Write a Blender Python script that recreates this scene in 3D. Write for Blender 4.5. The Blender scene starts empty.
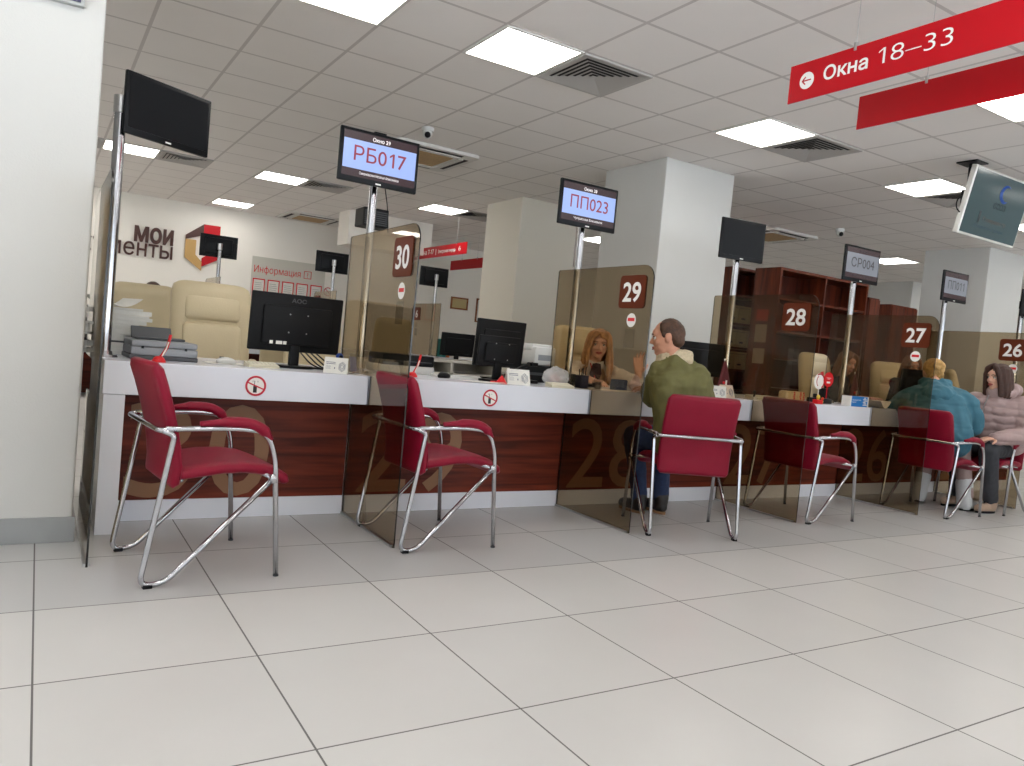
import bpy, bmesh, math, random
from mathutils import Vector, Matrix, noise, Quaternion
from mathutils import geometry as mgeo

random.seed(7)
PI = math.pi
S = bpy.context.scene
COL = S.collection

# ------------------------------------------------------------------ camera
def cam_basis(yaw, pitch, roll):
    F = Vector((math.sin(yaw)*math.cos(pitch), math.cos(yaw)*math.cos(pitch), -math.sin(pitch)))
    R = Vector((math.cos(yaw), -math.sin(yaw), 0)); U = R.cross(F)
    r = R*math.cos(roll)+U*math.sin(roll); u = -R*math.sin(roll)+U*math.cos(roll)
    return r, u, F
_r, _u, _F = cam_basis(*[math.radians(a) for a in (31.868, 2.541, 5.268)])
cd = bpy.data.cameras.new('camera'); cam = bpy.data.objects.new('camera', cd); COL.objects.link(cam)
cd.sensor_fit = 'HORIZONTAL'; cd.sensor_width = 36.0; cd.lens = 36.0*769.2/1024.0; cd.clip_start = 0.05
cam.matrix_world = Matrix(((_r.x, _u.x, -_F.x, 0), (_r.y, _u.y, -_F.y, 0), (_r.z, _u.z, -_F.z, 1.03), (0, 0, 0, 1)))
S.camera = cam

# ------------------------------------------------------------------ world, exposure
S.view_settings.view_transform = 'Standard'; S.view_settings.look = 'None'
S.view_settings.gamma = 1.0; S.view_settings.use_curve_mapping = False
S.view_settings.exposure = 0.26
LAMP = 9.0          # strength of the ceiling panels
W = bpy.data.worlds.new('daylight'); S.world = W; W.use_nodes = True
_nt = W.node_tree; _bg = _nt.nodes['Background']           # overcast sky above, ground below brightened to light the ceiling through the windows
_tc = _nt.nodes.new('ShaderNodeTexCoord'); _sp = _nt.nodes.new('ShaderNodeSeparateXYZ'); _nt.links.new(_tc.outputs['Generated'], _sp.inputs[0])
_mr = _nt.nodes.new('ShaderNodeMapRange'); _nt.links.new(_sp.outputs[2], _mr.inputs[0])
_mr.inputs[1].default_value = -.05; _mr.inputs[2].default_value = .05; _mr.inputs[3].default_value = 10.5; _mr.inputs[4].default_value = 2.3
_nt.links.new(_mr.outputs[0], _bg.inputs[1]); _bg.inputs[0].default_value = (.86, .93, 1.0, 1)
S.cycles.max_bounces = 8; S.cycles.transparent_max_bounces = 24
S.cycles.sample_clamp_indirect = 6.0
S.cycles.caustics_reflective = False; S.cycles.caustics_refractive = False

# ------------------------------------------------------------------ materials
def s2l(c):
    return tuple(((v/255.0)/12.92 if v/255.0 <= .04045 else ((v/255.0+.055)/1.055)**2.4) for v in c)
MATS = {}
def mat(name, rgb, rough=.5, metal=0.0, spec=.5, noise_amt=.0, nscale=8.0, bump=0.0, bscale=60.0, emit=None, estr=1.0, coat=0.0):
    if name in MATS: return MATS[name]
    m = bpy.data.materials.new(name); m.use_nodes = True; MATS[name] = m
    nt = m.node_tree; b = nt.nodes['Principled BSDF']
    col = s2l(rgb)
    b.inputs['Base Color'].default_value = (*col, 1); b.inputs['Roughness'].default_value = rough
    b.inputs['Metallic'].default_value = metal; b.inputs['Specular IOR Level'].default_value = spec
    b.inputs['Coat Weight'].default_value = coat; b.inputs['Coat Roughness'].default_value = .12
    tc = nt.nodes.new('ShaderNodeTexCoord')
    if noise_amt:
        n = nt.nodes.new('ShaderNodeTexNoise'); n.inputs['Scale'].default_value = nscale; n.inputs['Detail'].default_value = 4
        nt.links.new(tc.outputs['Object'], n.inputs['Vector'])
        r = nt.nodes.new('ShaderNodeValToRGB')
        r.color_ramp.elements[0].position = .3; r.color_ramp.elements[1].position = .7
        r.color_ramp.elements[0].color = (*[max(0, c*(1-noise_amt)) for c in col], 1)
        r.color_ramp.elements[1].color = (*[min(1, c*(1+noise_amt)) for c in col], 1)
        nt.links.new(n.outputs['Fac'], r.inputs['Fac']); nt.links.new(r.outputs['Color'], b.inputs['Base Color'])
    if bump:
        n2 = nt.nodes.new('ShaderNodeTexNoise'); n2.inputs['Scale'].default_value = bscale; n2.inputs['Detail'].default_value = 3
        nt.links.new(tc.outputs['Object'], n2.inputs['Vector'])
        bp = nt.nodes.new('ShaderNodeBump'); bp.inputs['Strength'].default_value = bump; bp.inputs['Distance'].default_value = .004
        nt.links.new(n2.outputs['Fac'], bp.inputs['Height']); nt.links.new(bp.outputs['Normal'], b.inputs['Normal'])
    if emit:
        b.inputs['Emission Color'].default_value = (*s2l(emit), 1); b.inputs['Emission Strength'].default_value = estr
    return m

def grid_mat(name, tile_rgb, line_rgb, pitch, ox, oy, lw, rough, var=.03, line_rough=.6, zone=None, coat=0., bump=0.):
    """square tile grid in world metres; zone=(y, rgb2) changes colour of the tiles beyond y"""
    m = bpy.data.materials.new(name); m.use_nodes = True; nt = m.node_tree; L = nt.links.new
    b = nt.nodes['Principled BSDF']
    g = nt.nodes.new('ShaderNodeNewGeometry'); sp = nt.nodes.new('ShaderNodeSeparateXYZ'); L(g.outputs['Position'], sp.inputs[0])
    def M(op, a, bb=None, c=None):
        n = nt.nodes.new('ShaderNodeMath'); n.operation = op
        for i, v in enumerate((a, bb, c)):
            if v is None: continue
            if isinstance(v, (int, float)): n.inputs[i].default_value = v
            else: L(v, n.inputs[i])
        return n.outputs[0]
    cells = []; lines = []
    for ax, o in ((0, ox), (1, oy)):
        q = M('DIVIDE', M('SUBTRACT', sp.outputs[ax], o), pitch)
        fl = M('FLOOR', q); fr = M('SUBTRACT', q, fl); cells.append(fl)
        d = M('MINIMUM', fr, M('SUBTRACT', 1.0, fr))
        lines.append(M('LESS_THAN', d, lw/2/pitch))
    ln = M('MAXIMUM', lines[0], lines[1])
    cv = nt.nodes.new('ShaderNodeCombineXYZ'); L(cells[0], cv.inputs[0]); L(cells[1], cv.inputs[1])
    wn = nt.nodes.new('ShaderNodeTexWhiteNoise'); wn.noise_dimensions = '2D'; L(cv.outputs[0], wn.inputs['Vector'])
    no = nt.nodes.new('ShaderNodeTexNoise'); no.inputs['Scale'].default_value = 2.2; no.inputs['Detail'].default_value = 6
    L(g.outputs['Position'], no.inputs['Vector'])
    f = M('ADD', M('MULTIPLY', M('SUBTRACT', wn.outputs['Value'], .5), var), M('ADD', 1.0, M('MULTIPLY', M('SUBTRACT', no.outputs['Fac'], .5), var*2.2)))
    mx = nt.nodes.new('ShaderNodeMix'); mx.data_type = 'RGBA'
    t1 = (*s2l(tile_rgb), 1)
    mx.inputs[6].default_value = t1; mx.inputs[7].default_value = (*s2l(zone[1]), 1) if zone else t1
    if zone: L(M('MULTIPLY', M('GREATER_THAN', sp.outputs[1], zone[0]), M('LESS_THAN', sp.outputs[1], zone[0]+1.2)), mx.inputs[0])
    vm = nt.nodes.new('ShaderNodeVectorMath'); vm.operation = 'SCALE'; L(mx.outputs[2], vm.inputs[0]); L(f, vm.inputs['Scale'])
    m2 = nt.nodes.new('ShaderNodeMix'); m2.data_type = 'RGBA'; L(ln, m2.inputs[0]); L(vm.outputs[0], m2.inputs[6])
    m2.inputs[7].default_value = (*s2l(line_rgb), 1); L(m2.outputs[2], b.inputs['Base Color'])
    mr = nt.nodes.new('ShaderNodeMix'); mr.data_type = 'FLOAT'; L(ln, mr.inputs[0]); mr.inputs[2].default_value = rough; mr.inputs[3].default_value = line_rough
    L(mr.outputs[0], b.inputs['Roughness'])
    if bump:
        n2 = nt.nodes.new('ShaderNodeTexNoise'); n2.inputs['Scale'].default_value = 180; L(g.outputs['Position'], n2.inputs['Vector'])
        bp = nt.nodes.new('ShaderNodeBump'); bp.inputs['Strength'].default_value = bump; bp.inputs['Distance'].default_value = .002
        L(n2.outputs['Fac'], bp.inputs['Height']); L(bp.outputs['Normal'], b.inputs['Normal'])
    return m

def wood_mat(name, dark, light, scale=1.0, axis=0, rough=.35, band=9.0):
    if name in MATS: return MATS[name]
    m = bpy.data.materials.new(name); m.use_nodes = True; nt = m.node_tree; L = nt.links.new; MATS[name] = m
    b = nt.nodes['Principled BSDF']; b.inputs['Roughness'].default_value = rough; b.inputs['Specular IOR Level'].default_value = .25
    tc = nt.nodes.new('ShaderNodeTexCoord'); mp = nt.nodes.new('ShaderNodeMapping'); L(tc.outputs['Object'], mp.inputs[0])
    sc = [band*scale, band*scale, band*scale]; sc[axis] = .9*scale; mp.inputs['Scale'].default_value = sc
    n = nt.nodes.new('ShaderNodeTexNoise'); n.inputs['Scale'].default_value = 1.6; n.inputs['Detail'].default_value = 8; n.inputs['Distortion'].default_value = .6
    L(mp.outputs[0], n.inputs['Vector'])
    r = nt.nodes.new('ShaderNodeValToRGB'); r.color_ramp.elements[0].position = .34; r.color_ramp.elements[1].position = .68
    r.color_ramp.elements[0].color = (*s2l(dark), 1); r.color_ramp.elements[1].color = (*s2l(light), 1)
    L(n.outputs['Fac'], r.inputs['Fac']); L(r.outputs['Color'], b.inputs['Base Color'])
    return m

def glass_mat(name, tint, refl=1.0):
    if name in MATS: return MATS[name]
    m = bpy.data.materials.new(name); m.use_nodes = True; nt = m.node_tree; L = nt.links.new; MATS[name] = m
    nt.nodes.clear()
    o = nt.nodes.new('ShaderNodeOutputMaterial'); t = nt.nodes.new('ShaderNodeBsdfTransparent'); t.inputs[0].default_value = (*tint, 1)
    g = nt.nodes.new('ShaderNodeBsdfGlossy'); g.inputs['Roughness'].default_value = .01; g.inputs[0].default_value = (refl, refl, refl, 1)
    lw = nt.nodes.new('ShaderNodeLayerWeight'); lw.inputs[0].default_value = .5
    pw = nt.nodes.new('ShaderNodeMath'); pw.operation = 'POWER'; L(lw.outputs['Facing'], pw.inputs[0]); pw.inputs[1].default_value = 5
    f = nt.nodes.new('ShaderNodeMath'); f.operation = 'MULTIPLY_ADD'; L(pw.outputs[0], f.inputs[0]); f.inputs[1].default_value = .9; f.inputs[2].default_value = .025
    mx = nt.nodes.new('ShaderNodeMixShader'); L(f.outputs[0], mx.inputs[0]); L(t.outputs[0], mx.inputs[1]); L(g.outputs[0], mx.inputs[2]); L(mx.outputs[0], o.inputs[0])
    return m

M_wall = mat('painted wall', (243, 239, 231), .85, bump=.15, bscale=220, noise_amt=.02, nscale=1.5)
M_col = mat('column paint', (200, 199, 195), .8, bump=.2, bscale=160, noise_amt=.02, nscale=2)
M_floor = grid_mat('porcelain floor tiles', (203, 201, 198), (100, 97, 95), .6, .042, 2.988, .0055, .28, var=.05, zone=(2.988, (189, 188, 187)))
M_ceil = grid_mat('mineral ceiling tiles', (238, 233, 229), (204, 197, 193), .6, 2.342, 4.204, .024, .9, var=.025, bump=.3)
M_skirt = mat('grey tile skirting', (150, 152, 152), .4, noise_amt=.06, nscale=6)
M_chrome = mat('chrome', (186, 186, 190), .10, 1.0)
M_steel = mat('brushed steel', (190, 190, 190), .28, 1.0)
M_burg = mat('burgundy leatherette', (132, 14, 42), .42, bump=.2, bscale=140, noise_amt=.06, nscale=5, spec=.25)
M_cream = mat('cream leatherette', (206, 190, 155), .42, bump=.25, bscale=110, noise_amt=.04, nscale=4)
M_blackpl = mat('black plastic', (16, 17, 20), .4, spec=.2)
M_blackmt = mat('matt black plastic', (12, 13, 16), .55, spec=.25, noise_amt=.1, nscale=20)
M_screen = mat('switched-off screen', (20, 22, 25), .3, spec=.15)
M_white = mat('white laminate', (228, 231, 240), .22, noise_amt=.02, nscale=3)
M_whitepl = mat('white plastic', (215, 215, 212), .4)
M_wood = wood_mat('red mahogany laminate', (70, 24, 14), (122, 50, 32), 1.0, 0, .42, 14)
M_shelfw = wood_mat('cherry bookcase veneer', (60, 22, 12), (112, 50, 28), 1.0, 2, .32, 9)
M_shelfd = wood_mat('dark cherry veneer', (50, 18, 10), (92, 38, 22), 1.0, 2, .4, 9)
M_tan = mat('tan numeral film', (140, 100, 70), .5)
M_glass = glass_mat('bronze tinted glass', (.685, .615, .505))
M_glassedge = mat('dark glass edge', (24, 20, 16), .15)
M_clear = glass_mat('clear acrylic', (.93, .94, .95))
M_brown = mat('brown number plate', (96, 42, 22), .5, spec=.12)
M_lett = mat('white lettering', (238, 236, 230), .5)
M_red = mat('red sign plastic', (184, 8, 24), .35, spec=.25)
M_redpl = mat('red plastic', (215, 20, 30), .35)
M_paper = mat('white paper', (225, 224, 218), .8, noise_amt=.03, nscale=30)
M_ink = mat('grey print', (95, 100, 120), .8)
M_ring = mat('prohibition red', (190, 16, 48), .5)
M_black = mat('black print', (30, 30, 34), .6)
M_lamp = mat('lamp diffuser', (250, 248, 240), .5, emit=(255, 252, 246), estr=LAMP)
M_lampfr = mat('lamp frame', (215, 212, 206), .5)
M_vent = mat('vent metal', (176, 172, 168), .5)
M_ventd = mat('vent dark throat', (40, 38, 37), .8)
M_brownlet = mat('dark brown letters', (74, 38, 28), .45)
M_beige = mat('beige plastic', (206, 200, 178), .45)
M_grey = mat('grey plastic', (146, 149, 154), .45)
M_dgrey = mat('dark grey plastic', (70, 72, 76), .5)
M_blue = mat('blue card', (30, 100, 175), .5)

# ------------------------------------------------------------------ object helpers
def put(o, parent=None, label=None):
    COL.objects.link(o)
    if parent is not None: o.parent = parent
    if label: o['label'] = label
    return o
def thing(name, label, cat, loc=(0, 0, 0), rz=0.0, group=None):
    o = bpy.data.objects.new(name, None); COL.objects.link(o); o.empty_display_size = .1
    o.location = loc; o.rotation_euler = (0, 0, rz); o['label'] = label; o['category'] = cat
    if group: o['group'] = group
    return o
def tag(o, label, cat, group=None, kind=None):
    if label: o['label'] = label
    if cat: o['category'] = cat
    if group: o['group'] = group
    if kind: o['kind'] = kind
    return o
def struct(o, label=None):
    o['kind'] = 'structure'
    if label: o['label'] = label
    return o
def copy_tree(o, parent=None):
    c = o.copy(); COL.objects.link(c)
    if parent is not None: c.parent = parent
    for ch in list(o.children): copy_tree(ch, c)
    return c

class B:
    """collects shapes into one mesh"""
    def __init__(s): s.bm = bmesh.new()
    def _xf(s, vs, mtx):
        if mtx is not None: bmesh.ops.transform(s.bm, matrix=mtx, verts=vs)
    def box(s, lo, hi, bev=0.0, mtx=None, mi=0, seg=2):
        lo = Vector(lo); hi = Vector(hi)
        r = bmesh.ops.create_cube(s.bm, size=1.0); vs = r['verts']
        bmesh.ops.scale(s.bm, vec=hi-lo, verts=vs); bmesh.ops.translate(s.bm, vec=(lo+hi)/2, verts=vs)
        fs = list({f for v in vs for f in v.link_faces})
        if bev > 0:
            es = list({e for v in vs for e in v.link_edges})
            rr = bmesh.ops.bevel(s.bm, geom=es, offset=bev, segments=seg, affect='EDGES', profile=.5)
            vs = list({v for f in rr['faces'] for v in f.verts} | {v for v in vs if v.is_valid})
            fs = list({f for v in vs for f in v.link_faces})
        for f in fs: f.material_index = mi
        s._xf(vs, mtx); return s
    def cyl(s, a, b, ra, rb=None, seg=20, mi=0, caps=True):
        a = Vector(a); b = Vector(b); rb = ra if rb is None else rb
        d = b-a; L = d.length
        r = bmesh.ops.create_cone(s.bm, cap_ends=caps, cap_tris=False, segments=seg, radius1=ra, radius2=rb, depth=L)
        q = Vector((0, 0, 1)).rotation_difference(d.normalized()).to_matrix().to_4x4()
        bmesh.ops.transform(s.bm, matrix=Matrix.Translation((a+b)/2) @ q, verts=r['verts'])
        for f in {f for v in r['verts'] for f in v.link_faces}: f.material_index = mi
        return s
    def ell(s, c, rad, rot=None, sub=2, mi=0):
        r = bmesh.ops.create_icosphere(s.bm, subdivisions=sub, radius=1.0)
        if isinstance(rad, (int, float)): rad = (rad,)*3
        m = Matrix.Translation(c) @ (rot.to_matrix().to_4x4() if rot is not None else Matrix()) @ Matrix.Diagonal((*rad, 1))
        bmesh.ops.transform(s.bm, matrix=m, verts=r['verts'])
        for f in {f for v in r['verts'] for f in v.link_faces}: f.material_index = mi
        return s
    def cap(s, a, b, ra, rb=None, seg=14, mi=0, sub=2):
        rb = ra if rb is None else rb
        a = Vector(a); b = Vector(b)
        s.ell(a, ra, sub=sub, mi=mi); s.ell(b, rb, sub=sub, mi=mi)
        if (b-a).length > 1e-5: s.cyl(a, b, ra, rb, seg, mi)
        return s
    def tube(s, pts, r, seg=12, closed=False, mi=0, r2=None):
        pts = [Vector(p) for p in pts]; n = len(pts); rings = []
        t0 = (pts[1]-pts[0]).normalized()
        nrm = t0.orthogonal().normalized(); prev = t0
        for i, p in enumerate(pts):
            if closed: t = (pts[(i+1) % n]-pts[i-1]).normalized()
            elif i == 0: t = t0
            elif i == n-1: t = (pts[i]-pts[i-1]).normalized()
            else: t = ((pts[i+1]-p).normalized()+(p-pts[i-1]).normalized()).normalized()
            nrm = prev.rotation_difference(t) @ nrm; nrm = (nrm-t*nrm.dot(t)).normalized(); prev = t
            bn = t.cross(nrm); rr = r if not callable(r) else r(i/(n-1)); rr2 = rr if r2 is None else r2
            rings.append([s.bm.verts.new(p+nrm*rr*math.cos(2*PI*k/seg)+bn*rr2*math.sin(2*PI*k/seg)) for k in range(seg)])
        m = n if closed else n-1
        for i in range(m):
            a, b = rings[i], rings[(i+1) % n]
            for k in range(seg):
                f = s.bm.faces.new((a[k], a[(k+1) % seg], b[(k+1) % seg], b[k])); f.material_index = mi
        if not closed:
            s.bm.faces.new(list(reversed(rings[0]))).material_index = mi; s.bm.faces.new(rings[-1]).material_index = mi
        return s
    def prism(s, pts, o, ax, ay, depth, mi=0, mi_side=None):
        """2D outline pts in plane (o, ax, ay), extruded by vector depth"""
        o = Vector(o); ax = Vector(ax); ay = Vector(ay); d = Vector(depth)
        a = [s.bm.verts.new(o+ax*p[0]+ay*p[1]) for p in pts]; b = [s.bm.verts.new(v.co+d) for v in a]
        n = len(a)
        s.bm.faces.new(a).material_index = mi; s.bm.faces.new(list(reversed(b))).material_index = mi
        for i in range(n):
            s.bm.faces.new((a[i], b[i], b[(i+1) % n], a[(i+1) % n])).material_index = mi if mi_side is None else mi_side
        return s
    def pad(s, prof, width, thick, y0=0.0, n=4.0, seg=28, mi=0, taper=.35, rim=.0):
        """cushion: prof = centre line (x,z) points, swept over width in y; super-elliptic section, rounded ends"""
        P = [Vector((p[0], 0, p[1])) for p in prof]; N = len(P); rings = []
        Ls = [0]
        for i in range(1, N): Ls.append(Ls[-1]+(P[i]-P[i-1]).length)
        T = Ls[-1]
        for i, p in enumerate(P):
            t = (P[min(i+1, N-1)]-P[max(i-1, 0)]).normalized(); nr = Vector((-t.z, 0, t.x))
            e = min(Ls[i], T-Ls[i])/(thick*.5)
            k = 1.0 if e >= 1 else max(taper, math.sqrt(max(0, 1-(1-e)**2)))
            kw = 1.0 - (1-k)*thick*.5/(width*.5)*1.4
            ring = []
            for j in range(seg):
                a = 2*PI*j/seg; c, sn = math.cos(a), math.sin(a)
                cx = math.copysign(abs(c)**(2/n), c)*width/2*kw; sx = math.copysign(abs(sn)**(2/2.4), sn)*thick/2*k
                ring.append(s.bm.verts.new(p+nr*sx+Vector((0, y0+cx, 0))))
            rings.append(ring)
        for i in range(N-1):
            a, b = rings[i], rings[i+1]
            for k in range(seg): s.bm.faces.new((a[k], a[(k+1) % seg], b[(k+1) % seg], b[k])).material_index = mi
        s.bm.faces.new(list(reversed(rings[0]))).material_index = mi; s.bm.faces.new(rings[-1]).material_index = mi
        return s
    def done(s, name, m, parent=None, smooth=False, label=None, loc=None, auto=None):
        me = bpy.data.meshes.new(name)
        bmesh.ops.recalc_face_normals(s.bm, faces=s.bm.faces[:])
        if auto is not None:
            for f in s.bm.faces: f.smooth = True
            for e in s.bm.edges:
                if len(e.link_faces) == 2 and e.calc_face_angle(0) > auto: e.smooth = False
        elif smooth:
            for f in s.bm.faces: f.smooth = True
        s.bm.to_mesh(me); s.bm.free()
        for mm in (m if isinstance(m, (list, tuple)) else [m]): me.materials.append(mm)
        o = bpy.data.objects.new(name, me); put(o, parent, label)
        if loc is not None: o.location = loc
        return o
AU = math.radians(38)

def fillet(pts, rad, seg=6):
    pts = [Vector(p) for p in pts]; out = [pts[0]]
    rads = rad if isinstance(rad, (list, tuple)) else [rad]*len(pts)
    for i in range(1, len(pts)-1):
        a, b, c = pts[i-1], pts[i], pts[i+1]
        u = (a-b); v = (c-b); r = min(rads[i], u.length*.49, v.length*.49)
        p = b+u.normalized()*r; q = b+v.normalized()*r
        for k in range(seg+1):
            t = k/seg; out.append((p*(1-t)**2)+(b*2*t*(1-t))+(q*t*t))
    out.append(pts[-1]); return out
def rrect(w, h, r, seg=6, corners=(1, 1, 1, 1)):
    """rounded rectangle outline centred on 0: corners order TR, TL, BL, BR"""
    pts = []
    for (sx, sy, a0), on in zip(((1, 1, 0), (-1, 1, 90), (-1, -1, 180), (1, -1, 270)), corners):
        if not on: pts.append((sx*w/2, sy*h/2)); continue
        for k in range(seg+1):
            a = math.radians(a0+90*k/seg); pts.append((sx*(w/2-r)+math.cos(a)*r, sy*(h/2-r)+math.sin(a)*r))
    return pts
def circle(r, n=32, cx=0, cy=0): return [(cx+r*math.cos(2*PI*k/n), cy+r*math.sin(2*PI*k/n)) for k in range(n)]

def _glyph_polys(body, res=5):
    cu = bpy.data.curves.new('t', 'FONT'); cu.body = body; cu.size = 1.0
    to = bpy.data.objects.new('t', cu); COL.objects.link(to)
    dg = bpy.context.evaluated_depsgraph_get(); ev = to.evaluated_get(dg); c2 = ev.to_curve(dg)
    polys = []
    for sp in c2.splines:
        P = []
        bp = sp.bezier_points; n = len(bp)
        if n:
            for i in range(n):
                q0, q1 = bp[i], bp[(i+1) % n]
                if (q0.handle_right-q0.co).length < 1e-6 and (q1.handle_left-q1.co).length < 1e-6: P.append(q0.co.copy())
                else: P += [v for v in mgeo.interpolate_bezier(q0.co, q0.handle_right, q1.handle_left, q1.co, res)[:-1]]
        else: P = [Vector(q.co[:3]) for q in sp.points]
        R_ = []
        for v in P:
            v = Vector((v[0], v[1]))
            if not R_ or (v-R_[-1]).length > 1e-5: R_.append(v)
        if len(R_) > 2 and (R_[0]-R_[-1]).length < 1e-5: R_.pop()
        if len(R_) > 2: polys.append(R_)
    if '1' in body:                      # the built-in numeral one is a bare bar: give it its flag
        for i, P in enumerate(polys):
            xs = [v.x for v in P]; ys = [v.y for v in P]; a, b, c, d = min(xs), max(xs), min(ys), max(ys)
            if d-c > .6 and b-a < .16 and abs(abs(_area(P))-(b-a)*(d-c)) < .003:
                q = [(a, c), (b, c), (b, d), (a+.01, d), (a-.15, d-.13), (a-.15, d-.22), (a, d-.11)]
                polys[i] = [Vector((x+.07, y)) for x, y in (q if _area(P) > 0 else q[::-1])]
    ev.to_curve_clear(); bpy.data.objects.remove(to); bpy.data.curves.remove(cu)
    return polys
def _area(P): return .5*sum(P[i-1].x*P[i].y-P[i].x*P[i-1].y for i in range(len(P)))
def _inside(p, P):
    r = False
    for i in range(len(P)):
        a, b = P[i-1], P[i]
        if (a.y > p.y) != (b.y > p.y) and p.x < (b.x-a.x)*(p.y-a.y)/(b.y-a.y)+a.x: r = not r
    return r
def _offset(P, d, sgn):
    n = len(P); out = []
    for i in range(n):
        a = (P[i]-P[i-1]).normalized(); b = (P[(i+1) % n]-P[i]).normalized()
        na = Vector((a.y, -a.x))*sgn; nb = Vector((b.y, -b.x))*sgn; m = na+nb
        if m.length < 1e-4: m = na
        m.normalize(); k = 1/max(.5, m.dot(na)); out.append(P[i]+m*d*k)
    return out
def text(s, o, ax, ay, h, m, name, parent=None, width=None, bold=0.0, depth=.0012, align='LEFT', label=None, thick=0.0):
    """lettering mesh: cap height h, laid in plane (o, ax, ay); width squeezes it"""
    polys = _glyph_polys(s)
    if not polys: return None
    # the fonts mix winding directions and overlapping contours: offset each, triangulate all, keep the non-zero winding
    rings = []
    for P in polys:
        top = [Q for Q in polys if Q is not P and abs(_area(Q)) > abs(_area(P)) and _inside(P[0], Q)]
        ref = max(top, key=lambda Q: abs(_area(Q))) if top else P
        rings.append(_offset(P, bold, 1 if _area(ref) > 0 else -1))
    # work glyph by glyph so that triangulation stays small
    verts = []; faces = []; groups = []
    for R_ in sorted(rings, key=lambda R_: min(v.x for v in R_)):
        x0_, x1_ = min(v.x for v in R_), max(v.x for v in R_)
        if groups and x0_ < groups[-1][1]-.002: groups[-1][0].append(R_); groups[-1][1] = max(groups[-1][1], x1_)
        else: groups.append([[R_], x1_])
    for gr, _ in groups:
        vv = [v for R_ in gr for v in R_]; ee = []; k = 0
        for R_ in gr: ee += [(k+i, k+(i+1) % len(R_)) for i in range(len(R_))]; k += len(R_)
        ov, oe, of, *_r2 = mgeo.delaunay_2d_cdt(vv, ee, [], 0, 1e-5)
        k0 = len(verts); verts += ov
        for t_ in of:
            c = sum((ov[j] for j in t_), Vector((0, 0)))/len(t_); wn = 0
            for R_ in gr:
                for i in range(len(R_)):
                    a_, b_ = R_[i-1], R_[i]
                    if (a_.y > c.y) != (b_.y > c.y) and c.x < (b_.x-a_.x)*(c.y-a_.y)/(b_.y-a_.y)+a_.x: wn += 1 if b_.y > a_.y else -1
            if wn: faces.append(tuple(k0+j for j in t_))
    xs = [v.x for v in verts]; x0, x1 = min(xs), max(xs); sc = h/.73; w = (x1-x0)*sc; sx = sc if width is None else sc*width/w
    tw = (x1-x0)*sx; off = {'LEFT': 0, 'CENTER': -tw/2, 'RIGHT': -tw}[align]
    ax = Vector(ax).normalized(); ay = Vector(ay).normalized(); n = ax.cross(ay); o = Vector(o)
    me = bpy.data.meshes.new(name)
    me.from_pydata([o+ax*((v.x-x0)*sx+off)+ay*(v.y*sc)+n*depth for v in verts], [], faces)
    bm = bmesh.new(); bm.from_mesh(me)
    for f in bm.faces:
        f.normal_update()
        if f.normal.dot(n) < 0: f.normal_flip()
    bmesh.ops.delete(bm, geom=[v for v in bm.verts if not v.link_faces], context='VERTS')
    if thick:
        r_ = bmesh.ops.extrude_face_region(bm, geom=bm.faces[:]); bmesh.ops.translate(bm, vec=-n*thick, verts=[v for v in r_['geom'] if isinstance(v, bmesh.types.BMVert)])
    bm.to_mesh(me); bm.free(); me.materials.append(m)
    ob = bpy.data.objects.new(name, me); return put(ob, parent, label)

# ------------------------------------------------------------------ room shell
ZC = 3.008
X0, X1, Y0, Y1 = -5.0, 19.0, -6.0, 14.3
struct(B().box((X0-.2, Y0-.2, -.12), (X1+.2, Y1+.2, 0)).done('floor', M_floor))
struct(B().box((X0-.2, Y0-.2, ZC), (X1+.2, Y1+.2, ZC+.12)).done('ceiling', M_ceil))
struct(B().box((X0-.2, Y1, 0), (X1+.2, Y1+.2, ZC)).done('wall_back', M_wall))
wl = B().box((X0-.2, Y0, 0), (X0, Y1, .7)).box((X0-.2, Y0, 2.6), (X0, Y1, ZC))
lw = [(-4.6, -1.6), (-.8, 2.2)]  # unseen side windows, added to bring more light onto the ceiling
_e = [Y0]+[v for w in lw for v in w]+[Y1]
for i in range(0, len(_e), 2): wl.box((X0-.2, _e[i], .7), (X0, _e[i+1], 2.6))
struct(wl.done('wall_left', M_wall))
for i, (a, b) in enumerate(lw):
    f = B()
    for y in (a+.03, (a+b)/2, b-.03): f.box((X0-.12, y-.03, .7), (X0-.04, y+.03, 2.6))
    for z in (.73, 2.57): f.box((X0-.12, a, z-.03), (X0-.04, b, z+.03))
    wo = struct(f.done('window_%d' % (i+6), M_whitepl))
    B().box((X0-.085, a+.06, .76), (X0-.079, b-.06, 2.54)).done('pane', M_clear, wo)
struct(B().box((X1, Y0, 0), (X1+.2, Y1, ZC)).done('wall_right', M_wall))
# wall behind the camera, with a band of windows
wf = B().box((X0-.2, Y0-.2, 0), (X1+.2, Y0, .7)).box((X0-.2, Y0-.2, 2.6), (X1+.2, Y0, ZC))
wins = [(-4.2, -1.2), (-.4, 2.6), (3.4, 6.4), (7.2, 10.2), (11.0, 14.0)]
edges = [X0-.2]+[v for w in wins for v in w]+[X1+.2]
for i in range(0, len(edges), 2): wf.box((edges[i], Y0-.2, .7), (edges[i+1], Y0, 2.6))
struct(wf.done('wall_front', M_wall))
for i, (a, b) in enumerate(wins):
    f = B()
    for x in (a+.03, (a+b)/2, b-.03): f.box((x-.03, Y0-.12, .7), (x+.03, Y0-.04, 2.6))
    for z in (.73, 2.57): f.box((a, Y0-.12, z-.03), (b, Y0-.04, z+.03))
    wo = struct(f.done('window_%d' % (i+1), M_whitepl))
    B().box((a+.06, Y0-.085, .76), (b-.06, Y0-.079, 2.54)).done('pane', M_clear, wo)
M_collit = mat('lit column paint', (240, 234, 220), .8, bump=.2, bscale=160)  # column paint lightened to stand for nearby lights on the farther column
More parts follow.
